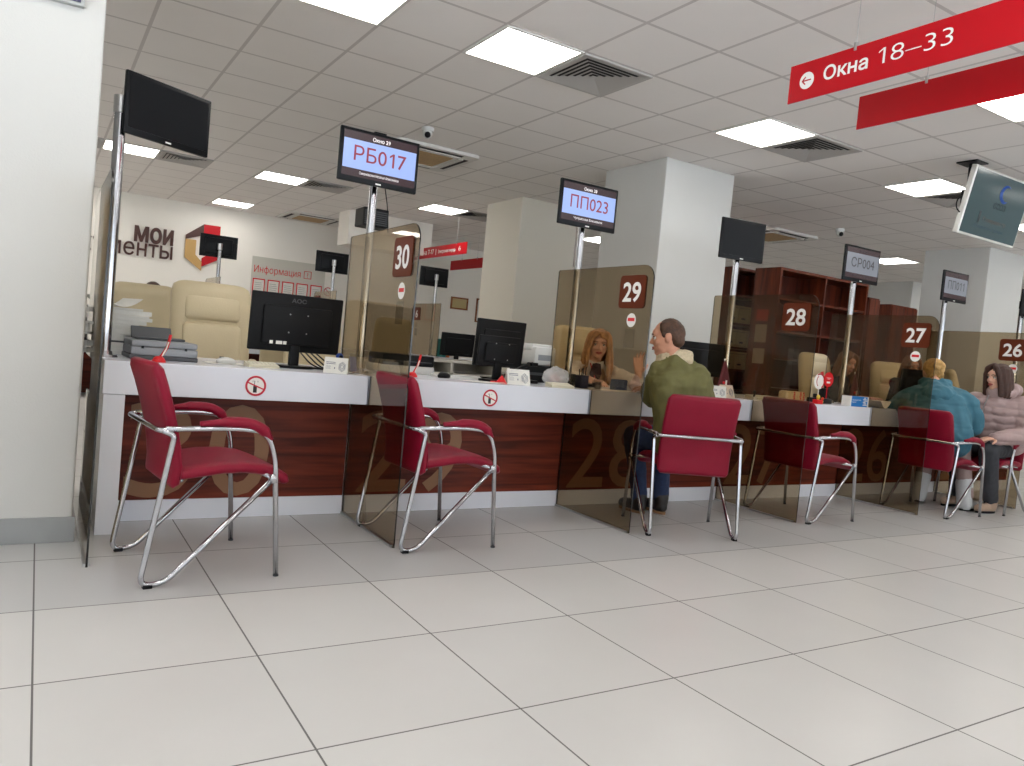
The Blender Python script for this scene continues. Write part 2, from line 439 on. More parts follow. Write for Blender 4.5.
def column(x0, x1, y0, y1, label, skirt=True, m=None):
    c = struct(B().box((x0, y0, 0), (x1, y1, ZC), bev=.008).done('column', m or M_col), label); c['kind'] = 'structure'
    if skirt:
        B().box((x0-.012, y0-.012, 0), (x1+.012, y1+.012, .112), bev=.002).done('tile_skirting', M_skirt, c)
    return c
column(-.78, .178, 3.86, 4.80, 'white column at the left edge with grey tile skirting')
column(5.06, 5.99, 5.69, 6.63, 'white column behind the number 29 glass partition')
column(5.25, 6.15, 8.60, 9.52, 'farther white column beside the hanging screen', m=M_collit)
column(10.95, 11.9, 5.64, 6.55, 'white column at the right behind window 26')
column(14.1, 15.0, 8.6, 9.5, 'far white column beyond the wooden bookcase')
# dropped white bulkhead near the back wall
struct(B().box((4.13, 12.0, 2.46), (5.6, 12.5, ZC)).done('trim_1', M_wall))
struct(B().box((X0, 14.285, 0), (X1, 14.3, .1)).done('baseboard_back', M_skirt))
# ------------------------------------------------------------------ ceiling fittings
GX, GY = 2.342, 4.204
def ceiling_light(i, j):
    x, y = GX+.6*i, GY+.6*j
    t = thing('ceiling_light', '', 'ceiling light', (x+.3, y+.3, ZC), group='square ceiling light panels')
    f = B()
    for a, b in (((-.298, -.298), (.298, -.28)), ((-.298, .28), (.298, .298)), ((-.298, -.28), (-.28, .28)), ((.28, -.28), (.298, .28))):
        f.box((a[0], a[1], -.012), (b[0], b[1], -.001))
    f.done('frame', M_lampfr, t)
    B().box((-.28, -.28, -.008), (.28, .28, -.002)).done('diffuser', M_lamp, t)
    return t
def ring(bm, r0, z0, r1, z1, th, mi=0):
    """square ring louvre sloping from half size r0 at z0 to r1 at z1"""
    for k in range(4):
        a = k*PI/2; R = Matrix.Rotation(a, 4, 'Z')
        q = [Vector((-r0, -r0, z0)), Vector((r0, -r0, z0)), Vector((r1, -r1, z1)), Vector((-r1, -r1, z1))]
        top = [bm.bm.verts.new(R @ v) for v in q]; bot = [bm.bm.verts.new(R @ (v+Vector((0, 0, th)))) for v in q]
        for f in ((top[0], top[1], top[2], top[3]), (bot[3], bot[2], bot[1], bot[0]), (top[0], bot[0], bot[1], top[1]), (top[2], bot[2], bot[3], top[3])):
            bm.bm.faces.new(f).material_index = mi
def ceiling_vent(i, j):
    x, y = GX+.6*i, GY+.6*j
    t = thing('ceiling_vent', '', 'air vent', (x+.3, y+.3, ZC), group='square ceiling air diffusers')
    f = B()
    for a, b in (((-.296, -.296), (.296, -.262)), ((-.296, .262), (.296, .296)), ((-.296, -.262), (-.262, .262)), ((.262, -.262), (.296, .262))):
        f.box((a[0], a[1], -.016), (b[0], b[1], -.001), bev=.003)
    f.done('frame', M_vent, t)
    B().box((-.264, -.264, -.003), (.264, .264, -.001)).done('throat', M_ventd, t)
    s = B()
    for k in range(6): ring(s, .262-k*.04, -.016, .262-k*.04-.034, -.004, .0015)
    s.box((-.022, -.022, -.016), (.022, .022, -.012))
    s.done('louvres', M_vent, t)
    return t
lights = [(-2, 0, 'ceiling light panel cut off by the top edge of the picture'), (0, 0, 'large ceiling light panel at top centre beside a square vent'), (4, 0, 'ceiling light panel left of the red sign, above the column'),
          (8, 0, 'ceiling light panel just left of the hanging television'), (5, -3, 'ceiling light panel partly hidden by the lower red sign'),
          (0, 10, 'far ceiling light panel above the first number screen, left of it'), (0, 15, 'farthest small ceiling light panel above the wall logo'), (-3, 10, 'far ceiling light panel below the tilted black screen'),
          (4, 10, 'far ceiling light panel above the distant red signs'), (9, 10, 'ceiling light glimpsed between two columns behind a number screen'),
          (15, 5, 'ceiling light above the number 27 partition'), (24, 10, 'most distant ceiling light right of the bookcase'), (16, 10, 'ceiling light glimpsed above the left bookcase'),
          (12, 0, 'ceiling light at right behind the hanging television')]
for i, j, l in lights: ceiling_light(i, j)['label'] = l
for i, j in ((-8, 0), (-6, 5), (-4, -6), (0, -6), (4, -6), (-4, -3), (8, -6), (12, -6), (-6, -6), (-8, -3), (-4, -12), (0, -12), (4, -12), (8, -12), (-8, -12), (-4, 15), (-6, 12), (-5, 7), (-6, 10), (-6, 15), (-9, 15), (-9, 10), (12, -12), (16, -6), (16, 0), (20, 0), (9, 5), (20, 5), (20, 10), (-8, 10), (9, -3), (13, -3), (20, -6)):  # out-of-view panels; those toward the back wall added to brighten it
    ceiling_light(i, j)['label'] = 'unseen square ceiling light panel lighting the hall'
for i, j, l in ((1, 0, 'square ceiling vent right of the top centre light'), (5, 0, 'square ceiling vent beside the light left of the red sign'), (9, 0, 'square ceiling vent behind the hanging television'),
                (1, 10, 'far square ceiling vent beside the light above the first screens'), (5, 10, 'far square ceiling vent beside the light above the distant red signs'),
                (-4, 10, 'far square ceiling vent at the left edge of the column'), (-2, 10, 'far square ceiling vent under the tilted black screen')):
    ceiling_vent(i, j)['label'] = l
M_acg = mat('tan filter grille', (176, 146, 104), .7, noise_amt=.15, nscale=60)
def cassette(x, y, label):
    t = thing('air_conditioner', label, 'air conditioner', (x, y, ZC), group='ceiling cassette air conditioners')
    f = B(); f.prism(rrect(.95, .95, .06), (0, 0, -.001), (1, 0, 0), (0, 1, 0), (0, 0, -.032)); f.done('panel', M_lampfr, t, auto=AU)
    B().box((-.26, -.26, -.043), (.26, .26, -.033), bev=.006).done('intake_grille', M_acg, t)
    for k in range(4):
        R = Matrix.Rotation(k*PI/2, 4, 'Z')
        B().box((-.3, -.42, -.036), (.3, -.365, -.0332), mtx=R).done('air_slot', M_ventd, t)
        B().box((-.3, -.36, -.045), (.3, -.30, -.0335), bev=.004, mtx=R).done('flap', M_lampfr, t)
    return t
cassette(3.37, 7.68, 'ceiling air conditioner cassette behind the РБ017 screen')
cassette(3.98, 13.6, 'farthest ceiling air conditioner cassette above the information board')
cassette(8.9, 7.65, 'ceiling air conditioner cassette above the bookcase')
def dome(x, y, label):
    t = thing('security_camera', label, 'security camera', (x, y, ZC), group='white dome cameras on the ceiling')
    B().cyl((0, 0, -.001), (0, 0, -.035), .06, .056, 24).done('base', M_whitepl, t, auto=AU)
    B().ell((0, 0, -.055), (.046, .046, .05)).done('housing', M_whitepl, t, smooth=True)
    B().ell((-.012, -.03, -.072), .03).done('lens', M_blackpl, t, smooth=True)
dome(2.99, 6.7, 'white dome camera on the ceiling beside the РБ017 screen')
dome(8.95, 6.55, 'white dome camera on the ceiling above the bookcase')
dome(11.6, 8.3, 'white dome camera on the far ceiling left of the right column')

# black vented box hung from the ceiling
t = thing('ceiling_projector', 'black vented box on a ceiling arm behind the number 30 glass', 'projector', (2.74, 7.3, ZC))
B().box((-.06, -.06, -.015), (.06, .06, -.001)).cyl((0, 0, -.01), (0, 0, -.72), .014).done('ceiling_arm', M_blackpl, t)
b = B().box((-.13, -.12, -.92), (.13, .12, -.74), bev=.012)
b.done('housing', M_blackmt, t)
v = B()
for k in range(7): v.box((-.115, -.126, -.90+k*.02), (.115, -.1195, -.89+k*.02))
v.done('vent_slats', M_dgrey, t)
B().tube(fillet([(0.02, 0, -.2), (.1, 0, -.45), (.14, -.05, -.72), (.15, -.08, -.95)], .1), .005, 6).done('cable', M_blackpl, t)

# ------------------------------------------------------------------ red hanging signs (lettering faces -X, reads towards -Y)
M_redthin = mat('red sign plastic lit through', (190, 8, 22), .28)
def red_sign(X, ya, yb, ztop, h, label, ropes, texts=(), hol=False):
    t = thing('hanging_sign', label, 'sign', (X, ya, ztop), group='red hanging window signs')
    B().box((0, yb-ya, -h), (.006, 0, 0)).done('panel', M_red, t)
    for y in ropes:
        B().cyl((.003, y-ya, 0), (.003, y-ya, ZC-ztop), .0015, seg=6).done('wire', M_steel, t)
        B().box((-.005, y-ya-.007, -.018), (.011, y-ya+.007, .022), bev=.003).done('clamp', M_steel, t)
    for s_, y, z, hh, wd in texts:
        cyr = any(0x400 < ord(c_) < 0x530 for c_ in s_)
        text(s_, (-.0008, y-ya, z), (0, -1, 0), (0, 0, 1), hh, M_lett, 'lettering', t, width=wd, bold=.018 if cyr else -.012)
    return t
t = red_sign(3.15, 2.69, .55, 2.571, .186, 'red hanging sign reading Окна 18–33 with a white arrow', (2.33, .85),
             [('Окна', 2.49, -.117, .066, .235), ('18–33', 2.205, -.117, .078, .335)])
q = B(); q.prism(circle(.041), (-.001, 0, 0), (0, -1, 0), (0, 0, 1), (-.0012, 0, 0)); o = q.done('arrow_disc', M_lett, t); o.location = (0, -.105, -.093)
a = B(); a.box((-.0034, -.025, -.003), (-.0022, .022, .003))
for sgn in (1, -1):
    a.box((-.0034, -.0, -.003), (-.0022, .026, .003), mtx=Matrix.Translation((0, .025, 0)) @ Matrix.Rotation(sgn*math.radians(45), 4, 'X') @ Matrix.Translation((0, -.026, 0)))
o = a.done('arrow', M_red, t); o.location = (0, -.105, -.093)
red_sign(3.80, 2.75, .9, 2.597, .18, 'plain red hanging sign lower right of the Окна 18–33 sign', (2.37, 1.2))
red_sign(5.47, 12.9, 10.45, 2.585, .18, 'distant red hanging sign reading Окна 7-17 beside the number 30 glass', (12.2, 10.8),
         [('Окна 7-17', 12.15, -.12, .08, .55), ('|', 11.53, -.12, .08, .02), ('Электронная очередь', 11.44, -.12, .055, .62), ('6', 10.72, -.12, .08, .07)])
red_sign(6.67, 13.35, 12.06, 2.598, .18, 'distant plain red hanging sign left of the farther column', (12.9, 12.3))

# ------------------------------------------------------------------ hanging television
M_tv = mat('faint television picture', (34, 52, 56), .12, emit=(84, 104, 108), estr=.25)
t = thing('hanging_television', 'hanging television with a pale frame and dim teal picture', 'television', (7.12, 3.66, 2.655))
tv = bpy.data.objects.new('screen_unit', None)
T = Matrix.Rotation(math.radians(11), 4, 'X')
def tl(o_): o_.matrix_local = T; return o_
M_silver = mat('silver frame', (205, 204, 198), .35, .3)
tl(B().box((-.475, 0, -.29), (.475, .05, .29), bev=.008).done('frame', M_silver, t))
tl(B().box((-.455, -.003, -.268), (.455, .002, .27)).done('picture_panel', M_tv, t))
for s_, x, z, h, w_, mm in (('ССОЗ', -.06, -.01, .05, .2, mat('tv print dark', (24, 30, 34), .5)), ('Главреестр', -.16, -.135, .035, .38, mat('tv print brown', (92, 74, 62), .5)), ('объединённых данных', -.28, -.2, .03, .5, mat('tv print grey', (56, 74, 84), .5))):
    tl(text(s_, (x, -.004, z), (1, 0, 0), (0, 0, 1), h, mm, 'caption', t, width=w_))
k = B(); k.tube([(.09*math.cos(a)+.08, -.005, .13+.075*math.sin(a)) for a in [math.radians(70+22*i) for i in range(11)]], .018, 8, r2=.002)
tl(k.done('emblem', mat('tv blue emblem', (34, 74, 150), .5), t))
tl(B().box((-.24, -.005, -.16), (-.215, -.003, -.06)).done('emblem', mat('tv print dark', (24, 30, 34), .5), t))
B().cyl((-.3, .09, -.05), (-.3, .09, ZC-2.655), .025).box((-.39, .0, ZC-2.655-.012), (-.21, .18, ZC-2.655-.001)).box((-.4, .06, -.1), (-.2, .1, .1)).done('ceiling_bracket', M_blackpl, t)
B().tube(fillet([(-.42, .05, .05), (-.52, .06, .0), (-.53, .06, -.08), (-.45, .05, -.12)], .05), .005, 6).done('cable', M_blackpl, t)

# sign plate on the left column
t = thing('wall_sign', 'framed sign with white letters on navy, high on the left column', 'sign', (.096, 3.858, 2.297))
B().box((-.6, -.03, 0), (0, 0, .4), bev=.003).done('frame', mat('grey sign frame', (170, 172, 170), .4), t)
B().box((-.575, -.034, .013), (-.014, -.029, .38)).done('navy_panel', mat('navy panel', (24, 28, 70), .4), t)
text('ОЧЕРЕДЬ', (-.024, -.0345, .018), (1, 0, 0), (0, 0, 1), .035, M_lett, 'lettering', t, align='RIGHT')

# ------------------------------------------------------------------ service counters
PX = [.22, 1.545, 3.05, 4.57, 6.06, 7.62, 9.03]
def no_phone(parent, x, z):
    y = 3.9385
    st = B(); st.prism(circle(.052, 40), (x, y+.0005, z), (1, 0, 0), (0, 0, 1), (0, -.0008, 0)); so = st.done('no_phone_sticker', M_lett, parent)
    r_ = B(); r_.tube([(x+.046*math.cos(2*PI*k/40), y-.001, z+.046*math.sin(2*PI*k/40)) for k in range(40)], .0052, 8, closed=True, r2=None)
    r_.box((-.045, -.0022, -.0035), (.045, -.0005, .0035), mtx=Matrix.Translation((x, y, z)) @ Matrix.Rotation(math.radians(22), 4, 'Y'))
    for v in r_.bm.verts: v.co.y = y-.0012+(v.co.y-y+.001)*.15
    r_.done('prohibition_ring', M_ring, so)
    p = B(); p.box((x-.012, y-.0009, z-.034), (x+.006, y-.0003, z+.0)).box((x-.008, y-.0009, z+.0), (x-.005, y-.0003, z+.026))
    for q in (-.016, .008): p.box((x+q, y-.0009, z+.018), (x+q+.002, y-.0003, z+.026))
    p.done('phone_symbol', M_black, so)
for i in range(6):
    a, b = PX[i]+.008, PX[i+1]-.008
    num = ('30', '29', '28', '27', '26', '25')[i]
    t = thing('service_counter', 'white topped service counter with tan %s on its wooden front' % num, 'counter', (a, 4.2, 0), group='white and mahogany service counters')
    L = b-a
    a0 = .04 if i == 0 else 0.0
    B().box((a0, -.26, .655), (L, .62, .81), bev=.003).done('worktop', M_white, t)
    x0 = .14 if i == 0 else .0
    B().box((x0, .0, .105), (L, .035, .654)).done('wood_front', M_wood, t)
    B().box((x0, -.004, .0), (L, .04, .104)).done('plinth', M_white, t)
    if i == 0: B().box((.045, -.255, 0), (.135, .60, .654), bev=.002).done('end_panel', M_white, t)
    B().box((L-.04, .05, 0), (L-.01, .60, .654)).done('side_panel', M_white, t)
    if i == 0: B().box((.14, .045, 0), (.16, .6, .654)).done('side_panel', M_white, t)
    else: B().box((.0, .05, 0), (.02, .6, .654)).done('side_panel', M_white, t)
    # numerals as tall as the panel
    for k, ch in enumerate(num):
        xs = (.175, .565) if i == 0 else (.06, .42)
        text(ch, (xs[k]-(.0 if i == 0 else 0), -.0006, .125), (1, 0, 0), (0, 0, 1), .5, M_tan, 'numeral', t, width=.31 if ch != '1' else .15, bold=.006, depth=.0006)
    nx = {0: .945, 1: 2.306, 2: 3.83, 3: 5.29, 4: 6.83, 5: 8.3}[i]
    # sticker is modelled in world coordinates, then shifted into the counter's frame
    before = set(t.children)
    no_phone(t, nx, .727)
    for ch_ in set(t.children)-before: ch_.location = (-a, -4.2, 0)

# ------------------------------------------------------------------ tinted glass partitions
def partition(x, num, label, flip=False, y0=3.44, depth=.98, ztop=1.60, plate=True, sticker=True):
    t = thing('glass_partition', label, 'glass partition', (x, y0 if not flip else y0+depth, 0), rz=(PI if flip else 0), group='bronze glass partitions between windows')
    h = ztop; o = []
    R = .09
    pts = [(0.0, .002)]
    for k in range(7):
        a = PI-k*PI/12; pts.append((R+R*math.cos(a), h-R+R*math.sin(a)))
    pts += [(depth-.01, h), (depth, h-.01), (depth, .812), (.49, .812), (.49, .652), (.755, .652), (.755, .002)]
    # the sheet stands on the floor in front of the counter and rises between the worktops
    g = B(); g.prism(pts, (-.004, 0, 0), (0, 1, 0), (0, 0, 1), (.008, 0, 0), mi=0, mi_side=1)
    g.done('glass_sheet', [M_glass, M_glassedge], t)
    B().box((-.012, .02, 0), (.012, .76, .012)).done('floor_channel', M_steel, t)
    if plate:
        s = -1 if not flip else -1
        p = B(); p.prism(rrect(.235, .20, .025), (-.0042, .18, 1.44), (0, -1, 0), (0, 0, 1), (-.003, 0, 0)); po = p.done('number_plate', M_brown, t)
        text(num, (-.0072, .18, 1.383), (0, -1, 0), (0, 0, 1), .118, M_lett, 'number', po, width=.165 if len(num) > 1 else .08, bold=.022, align='CENTER', depth=.001)
        if sticker: c = B(); c.prism(circle(.042), (-.0042, .165, 1.268), (0, -1, 0), (0, 0, 1), (-.001, 0, 0)); co = c.done('round_sticker', M_lett, t)
        if sticker: B().box((-.0058, .165-.031, 1.268-.006), (-.0053, .165+.031, 1.268+.014)).done('red_bar', M_redpl, co)
        # back of the plate seen from the other side
        p = B(); p.prism(rrect(.235, .20, .025), (.0042, .18, 1.44), (0, 1, 0), (0, 0, 1), (.003, 0, 0)); po = p.done('number_plate', M_brown, t)
        text(num, (.0072, .18, 1.383), (0, 1, 0), (0, 0, 1), .118, M_lett, 'number', po, width=.165 if len(num) > 1 else .08, bold=.022, align='CENTER', depth=.001)
        B().box((-.0052, .12, 1.10), (-.0044, .215, 1.215)).done('notice_sheet', glass_mat('translucent notice', (.82, .80, .76)), t)
    return t
partition(PX[0], '31', 'glass partition seen edge-on beside the left column', plate=False)
partition(PX[1], '30', 'tinted glass partition with brown plate 30')
partition(PX[2], '29', 'tinted glass partition with brown plate 29, beside the seated man')
partition(PX[3], '28', 'tinted glass partition with brown plate 28, in front of the bookcase', sticker=False)
partition(PX[4], '27', 'tinted glass partition with brown plate 27, beside the teal jacket')
partition(PX[5], '26', 'tinted glass partition with brown plate 26 at the right edge')
for x, n_, l in ((1.93, '4', 'far glass partition behind the big monitor'), (3.45, '5', 'far glass partition right of the information board'), (5.05, '6', 'far glass partition with small brown plate 6')):
    tt = partition(x, n_, l, flip=True, y0=10.3, depth=1.0); tt['group'] = 'bronze glass partitions of the back row'

# ------------------------------------------------------------------ screens on chrome poles
M_lcd = mat('lit ticket screen', (60, 70, 90), .2, emit=(158, 182, 244), estr=.85)
M_lcddim = mat('lit ticket screen at a flat angle', (60, 62, 66), .2, emit=(112, 116, 124), estr=.9)
M_lcdtop = mat('ticket screen brown bands', (34, 20, 24), .25, emit=(52, 30, 36), estr=.5)
M_tick = mat('ticket lettering brown red', (120, 40, 50), .5, emit=(126, 48, 62), estr=.5)
M_tickd = mat('ticket lettering dim', (50, 46, 50), .5)
M_cap = mat('ticket caption', (220, 215, 215), .5, emit=(220, 215, 215), estr=.6)
def pole_display(px, py, c, yaw, w, h, label, mode, code='', cap='', pr=.024, tilt=0, name='', mirrored=False):
    t = thing('pole_display', label, 'screen on pole', (px, py, .81))
    zt = c[2]-.81+.03
    B().cyl((0, 0, 0), (0, 0, zt), pr, seg=28).done('pole', M_chrome, t, auto=AU)
    B().cyl((0, 0, 0.0), (0, 0, .012), .06, .055, 28).cyl((0, 0, .012), (0, 0, .03), pr+.01, pr+.006, 28).done('base_flange', M_chrome, t, auto=AU)
    R = Matrix.Translation((c[0]-px, c[1]-py, c[2]-.81)) @ Matrix.Rotation(yaw, 4, 'Z') @ Matrix.Rotation(tilt, 4, 'X')
    def L(o_): o_.matrix_local = R; return o_
    L(B().box((-w/2, 0, -h/2), (w/2, .022, h/2), bev=.006).box((-w*.36, .015, -h*.36), (w*.36, .045, h*.36), bev=.01).done('casing', M_blackpl, t, auto=AU))
    bz = .018; bt = .03
    pan = L(B().box((-w/2+bz, -.002, -h/2+bt), (w/2-bz, .002, h/2-bz)).done('screen_panel', {'off': M_screen, 'back': M_screen}.get(mode, M_lcdtop), t))
    # bracket
    bx = (c[0]-px, c[1]-py)
    B().tube([(0, 0, c[2]-.81), (bx[0]*.5, bx[1]*.5+.02, c[2]-.81), (bx[0]+math.sin(-yaw)*-.04, bx[1]+.045*math.cos(yaw), c[2]-.81)], .014, 8).cyl((0, 0, c[2]-.81-.05), (0, 0, c[2]-.81+.032), pr+.006, seg=20).done('bracket', M_blackpl if not (mirrored or pr > .025) else M_steel, t)
    L(B().box((-.05, .044, -.05), (.05, .052, .05), bev=.004).done('mounting_plate', M_blackpl, t))
    L(B().box((-.016, -.0012, -h/2+.008), (.016, .0, -h/2+.016)).done('maker_mark', M_lett, t))
    def K(o_): o_.parent = pan; return o_      # panel shares the casing's frame
    if mode in ('lit', 'dim'):
        lw = w-2*bz
        K(B().box((-lw/2+.002, -.0036, -h/2+.072), (lw/2-.002, -.0022, h/2-bz-.044)).done('picture', M_lcd if mode == 'lit' else M_lcddim, None))
        tm = M_tick if mode == 'lit' else M_tickd
        K(text(code, (0, -.0042, -.028), (1, 0, 0), (0, 0, 1), .082 if len(code) < 6 else .08, tm, 'ticket_number', None, width=w*.66, align='CENTER', bold=.004))
        cm = M_cap if mode == 'lit' else M_tickd
        K(text(cap, (0, -.0030, h/2-bz-.034), (1, 0, 0), (0, 0, 1), .021, cm, 'caption', None, align='CENTER', bold=.01))
        if name: K(text(name, (0, -.0030, -h/2+.046), (1, 0, 0), (0, 0, 1), .015, cm, 'caption', None, align='CENTER', width=w*.5))
    return t
pole_display(.285, 4.24, (.508, 4.285, 2.035), math.radians(29), .48, .296, 'black switched-off screen on the chrome pole next to the left column', 'off', pr=.027)
pole_display(PX[1]+.055, 4.27, (1.569, 4.125, 2.005), math.radians(2), .473, .29, 'first lit screen on a chrome pole, above the number 30 glass', 'lit', 'РБ017', 'Окно 29', name='Смирновская Наталья Алексеевна')
pole_display(PX[2]+.045, 4.27, (3.053, 4.153, 2.015), 0, .47, .292, 'second lit screen on a chrome pole, before the large white column', 'lit', 'ПП023', 'Окно 28', name='Чупрасова Елизавета')
pole_display(PX[3]+.04, 4.27, (4.571, 4.186, 2.022), math.radians(-8), .42, .307, 'black switched-off screen on pole left of the bookcase', 'off')
pole_display(PX[4]+.04, 4.27, (6.084, 4.192, 2.038), math.radians(-2), .47, .307, 'dim grey screen with ticket number on a pole, before the bookcase end', 'dim', 'СР004', 'Окно 26', name='Иванова Мария')
pole_display(7.57, 4.27, (7.559, 4.177, 2.022), math.radians(-1), .42, .292, 'grey dim screen on pole in front of the right column', 'dim', 'ПП011', 'Окно 25')
pole_display(PX[6]+.04, 4.27, (9.08, 4.18, 2.02), 0, .42, .292, 'black screen on pole cut by the right edge', 'off')
for x, l in ((1.96, 'back of a far black screen on pole, before the wall logo'), (3.49, 'back of a far black screen on pole beside the information board'), (5.09, 'back of a far black screen on pole under the distant red sign')):
    pole_display(x, 10.62, (x, 10.72, 2.01), PI, .47, .29, l, 'back', mirrored=True)['group'] = 'screens of the back row seen from behind'

# ------------------------------------------------------------------ back wall: logo, board, frames
t = thing('wall_logo', 'brown МОИ ДОКУМЕНТЫ letters with folded red and tan shield emblem on back wall', 'logo', (1.88, 14.3, 2.0))
def wtext(s_, x, z, h, w_, bold, dep=.03):
    return text(s_, (x, -.03, z), (1, 0, 0), (0, 0, 1), h, M_brownlet, 'lettering', t, width=w_, bold=bold, align='RIGHT', depth=0, thick=.028)
wtext('мои', 0, .245, .32, .60, .03)
wtext('документы', 0, .0, .29, 1.78, .004)
for nm, pts, mm in (('shield_fold', [(.19, .46), (.47, .68), (.47, .49), (.19, .39)], M_brownlet),
                    ('shield_side', [(.19, .39), (.36, .39), (.36, .14), (.47, .03), (.47, -.12), (.19, .08)], mat('tan emblem', (196, 158, 96), .5)),
                    ('shield_face', [(.47, .68), (.74, .68), (.74, .1), (.47, -.05), (.47, .1), (.61, .2), (.61, .5), (.47, .49)], M_red)):
    B().prism(pts, (0, -.04, 0), (1, 0, 0), (0, 0, 1), (0, .035, 0)).done(nm, mm, t)
t = thing('information_board', 'pale information board with red heading and five red-framed sheets on back wall', 'notice board', (3.2, 14.3, 1.4))
B().box((0, -.015, 0), (1.34, -.001, .86)).done('panel', mat('pale board', (206, 204, 194), .4), t)
text('Информация', (.04, -.016, .58), (1, 0, 0), (0, 0, 1), .125, M_redpl, 'heading', t, width=.84)
ib = B()
for a_, b_ in (((.94, .57), (1.08, .58)), ((.94, .70), (1.08, .71)), ((.94, .57), (.95, .71)), ((1.07, .57), (1.08, .71))): ib.box((a_[0], -.019, a_[1]), (b_[0], -.015, b_[1]))
ib.done('icon_frame', M_redpl, t); text('?', (1.01, -.016, .595), (1, 0, 0), (0, 0, 1), .085, M_redpl, 'icon', t, align='CENTER')
for k in range(5):
    x = .03+k*.262
    fo = B().box((x, -.024, .05), (x+.215, -.015, .47)).done('document_frame', M_redpl, t)
    B().box((x+.018, -.027, .07), (x+.197, -.0245, .45)).done('paper', M_paper, fo)
    ln = B()
    for j in range(9): ln.box((x+.035, -.028, .11+j*.035), (x+.178-(j % 3)*.01, -.0272, .117+j*.035))
    ln.done('print', mat('pale print', (150, 150, 152), .8), fo)
t = thing('no_smoking_sign', 'small round prohibition sign on back wall right of the information board', 'sign', (4.62, 14.298, 1.78))
B().prism(circle(.085), (0, -.001, 0), (1, 0, 0), (0, 0, 1), (0, -.006, 0)).done('disc', M_lett, t)
r_ = B(); r_.tube([(.075*math.cos(2*PI*k/32), -.009, .075*math.sin(2*PI*k/32)) for k in range(32)], .008, 6, closed=True)
r_.box((-.07, -.012, -.006), (.07, -.008, .006), mtx=Matrix.Rotation(math.radians(45), 4, 'Y')); r_.done('red_ring', M_ring, t)
M_frame = wood_mat('picture frame wood', (120, 70, 36), (160, 100, 56), 2)
for x, z, w_, h_, l in ((7.22, 1.74, .4, .25, 'small landscape framed certificate on back wall'), (7.82, 1.52, .36, .5, 'portrait framed certificate beside the farther column')):
    t = thing('framed_certificate', l, 'picture frame', (x, 14.3, z))
    f = B()
    for a_, b_ in (((0, 0), (w_, .03)), ((0, h_-.03), (w_, h_)), ((0, 0), (.03, h_)), ((w_-.03, 0), (w_, h_))): f.box((a_[0], -.025, a_[1]), (b_[0], -.001, b_[1]))
    f.done('frame', M_frame, t)
    B().box((.03, -.012, .03), (w_-.03, -.002, h_-.03)).done('certificate', mat('parchment', (190, 170, 120), .6) if w_ > .38 else M_paper, t)
# ------------------------------------------------------------------ visitor chairs
def visitor_chair(label):
    t = thing('visitor_chair', label, 'chair', group='burgundy visitor chairs with chrome frames')
    B().pad([(-.165, .368), (-.155, .385), (-.152, .44), (-.160, .52), (-.176, .60), (-.197, .68), (-.221, .76), (-.243, .822), (-.250, .838), (-.254, .844)], .45, .05, n=9, seg=44, taper=.55).done('backrest', M_burg, t, smooth=True)
    st = B()
    for sy in (-1, 1):
        st.tube([(-.131+0*sy, sy*.2215, .40), (-.128, sy*.2215, .45), (-.137, sy*.2215, .52), (-.153, sy*.2215, .60), (-.174, sy*.2215, .68), (-.198, sy*.2215, .76), (-.219, sy*.2215, .82)], .004, 6)
    bmesh.ops.translate(st.bm, vec=(-.012, 0, 0), verts=st.bm.verts[:])
    st.tube([(-.226, y*.2215, .826) for y in (-.9, -.4, 0, .4, .9)], .004, 6)
    bk = [c for c in t.children if c.name.startswith('backrest')][0]
    st.done('piping', M_burg, bk, smooth=True)
    B().pad([(-.165, .422), (-.13, .42), (-.06, .428), (.03, .440), (.12, .441), (.19, .432), (.245, .412), (.285, .388), (.30, .374)], .45, .055, n=9, seg=44, taper=.6).done('seat', M_burg, t, smooth=True)
    for s in (-1, 1):
        f = fillet([(.245, s*.292, .0), (.207, s*.288, .50), (.165, s*.285, .60), (.05, s*.277, .613), (-.215, s*.262, .605)], [.0, .12, .08, .08, 0], 8)
        r = fillet([(.202, s*.286, .405), (-.185, s*.27, .012), (-.275, s*.268, .008), (-.185, s*.272, .585), (-.225, s*.262, .598)], [0, .06, .07, .03, 0], 8)
        fr = B().tube(f, .011, 12).tube(r, .011, 12).cyl((.207, s*.29, .39), (.202, s*.285, .425), .015, seg=12)
        so = fr.done('side_frame', M_chrome, t, smooth=True)
        B().box((-.262, s*.268-.014, -.002), (-.228, s*.268+.014, .014), bev=.003).done('glide', M_blackpl, so)
        B().cyl((.245, s*.292, .0), (.245, s*.292, .006), .0118).done('glide', M_dgrey, so)
        pd = B().tube(fillet([(-.095, s*.271, .628), (.02, s*.275, .638), (.10, s*.281, .634), (.155, s*.285, .606), (.185, s*.287, .568)], .06, 5), lambda q: .0225*min(1, .45+3.5*min(q, 1-q)), 14)
        pd.done('armrest_pad', M_burg, t, smooth=True)
    B().tube(fillet([(-.18, -.262, .604), (-.238, -.262, .600), (-.242, 0, .602), (-.238, .262, .600), (-.18, .262, .604)], [0, .05, .3, .05, 0], 8), .011, 12).done('back_bar', M_chrome, t, smooth=True)
    B().tube([(.20, -.286, .41), (.20, .286, .41)], .009, 10).tube([(-.13, -.2, .395), (-.13, .2, .395)], .009, 8).done('seat_rail', M_chrome, t, smooth=True)
    return t
vc = visitor_chair('')
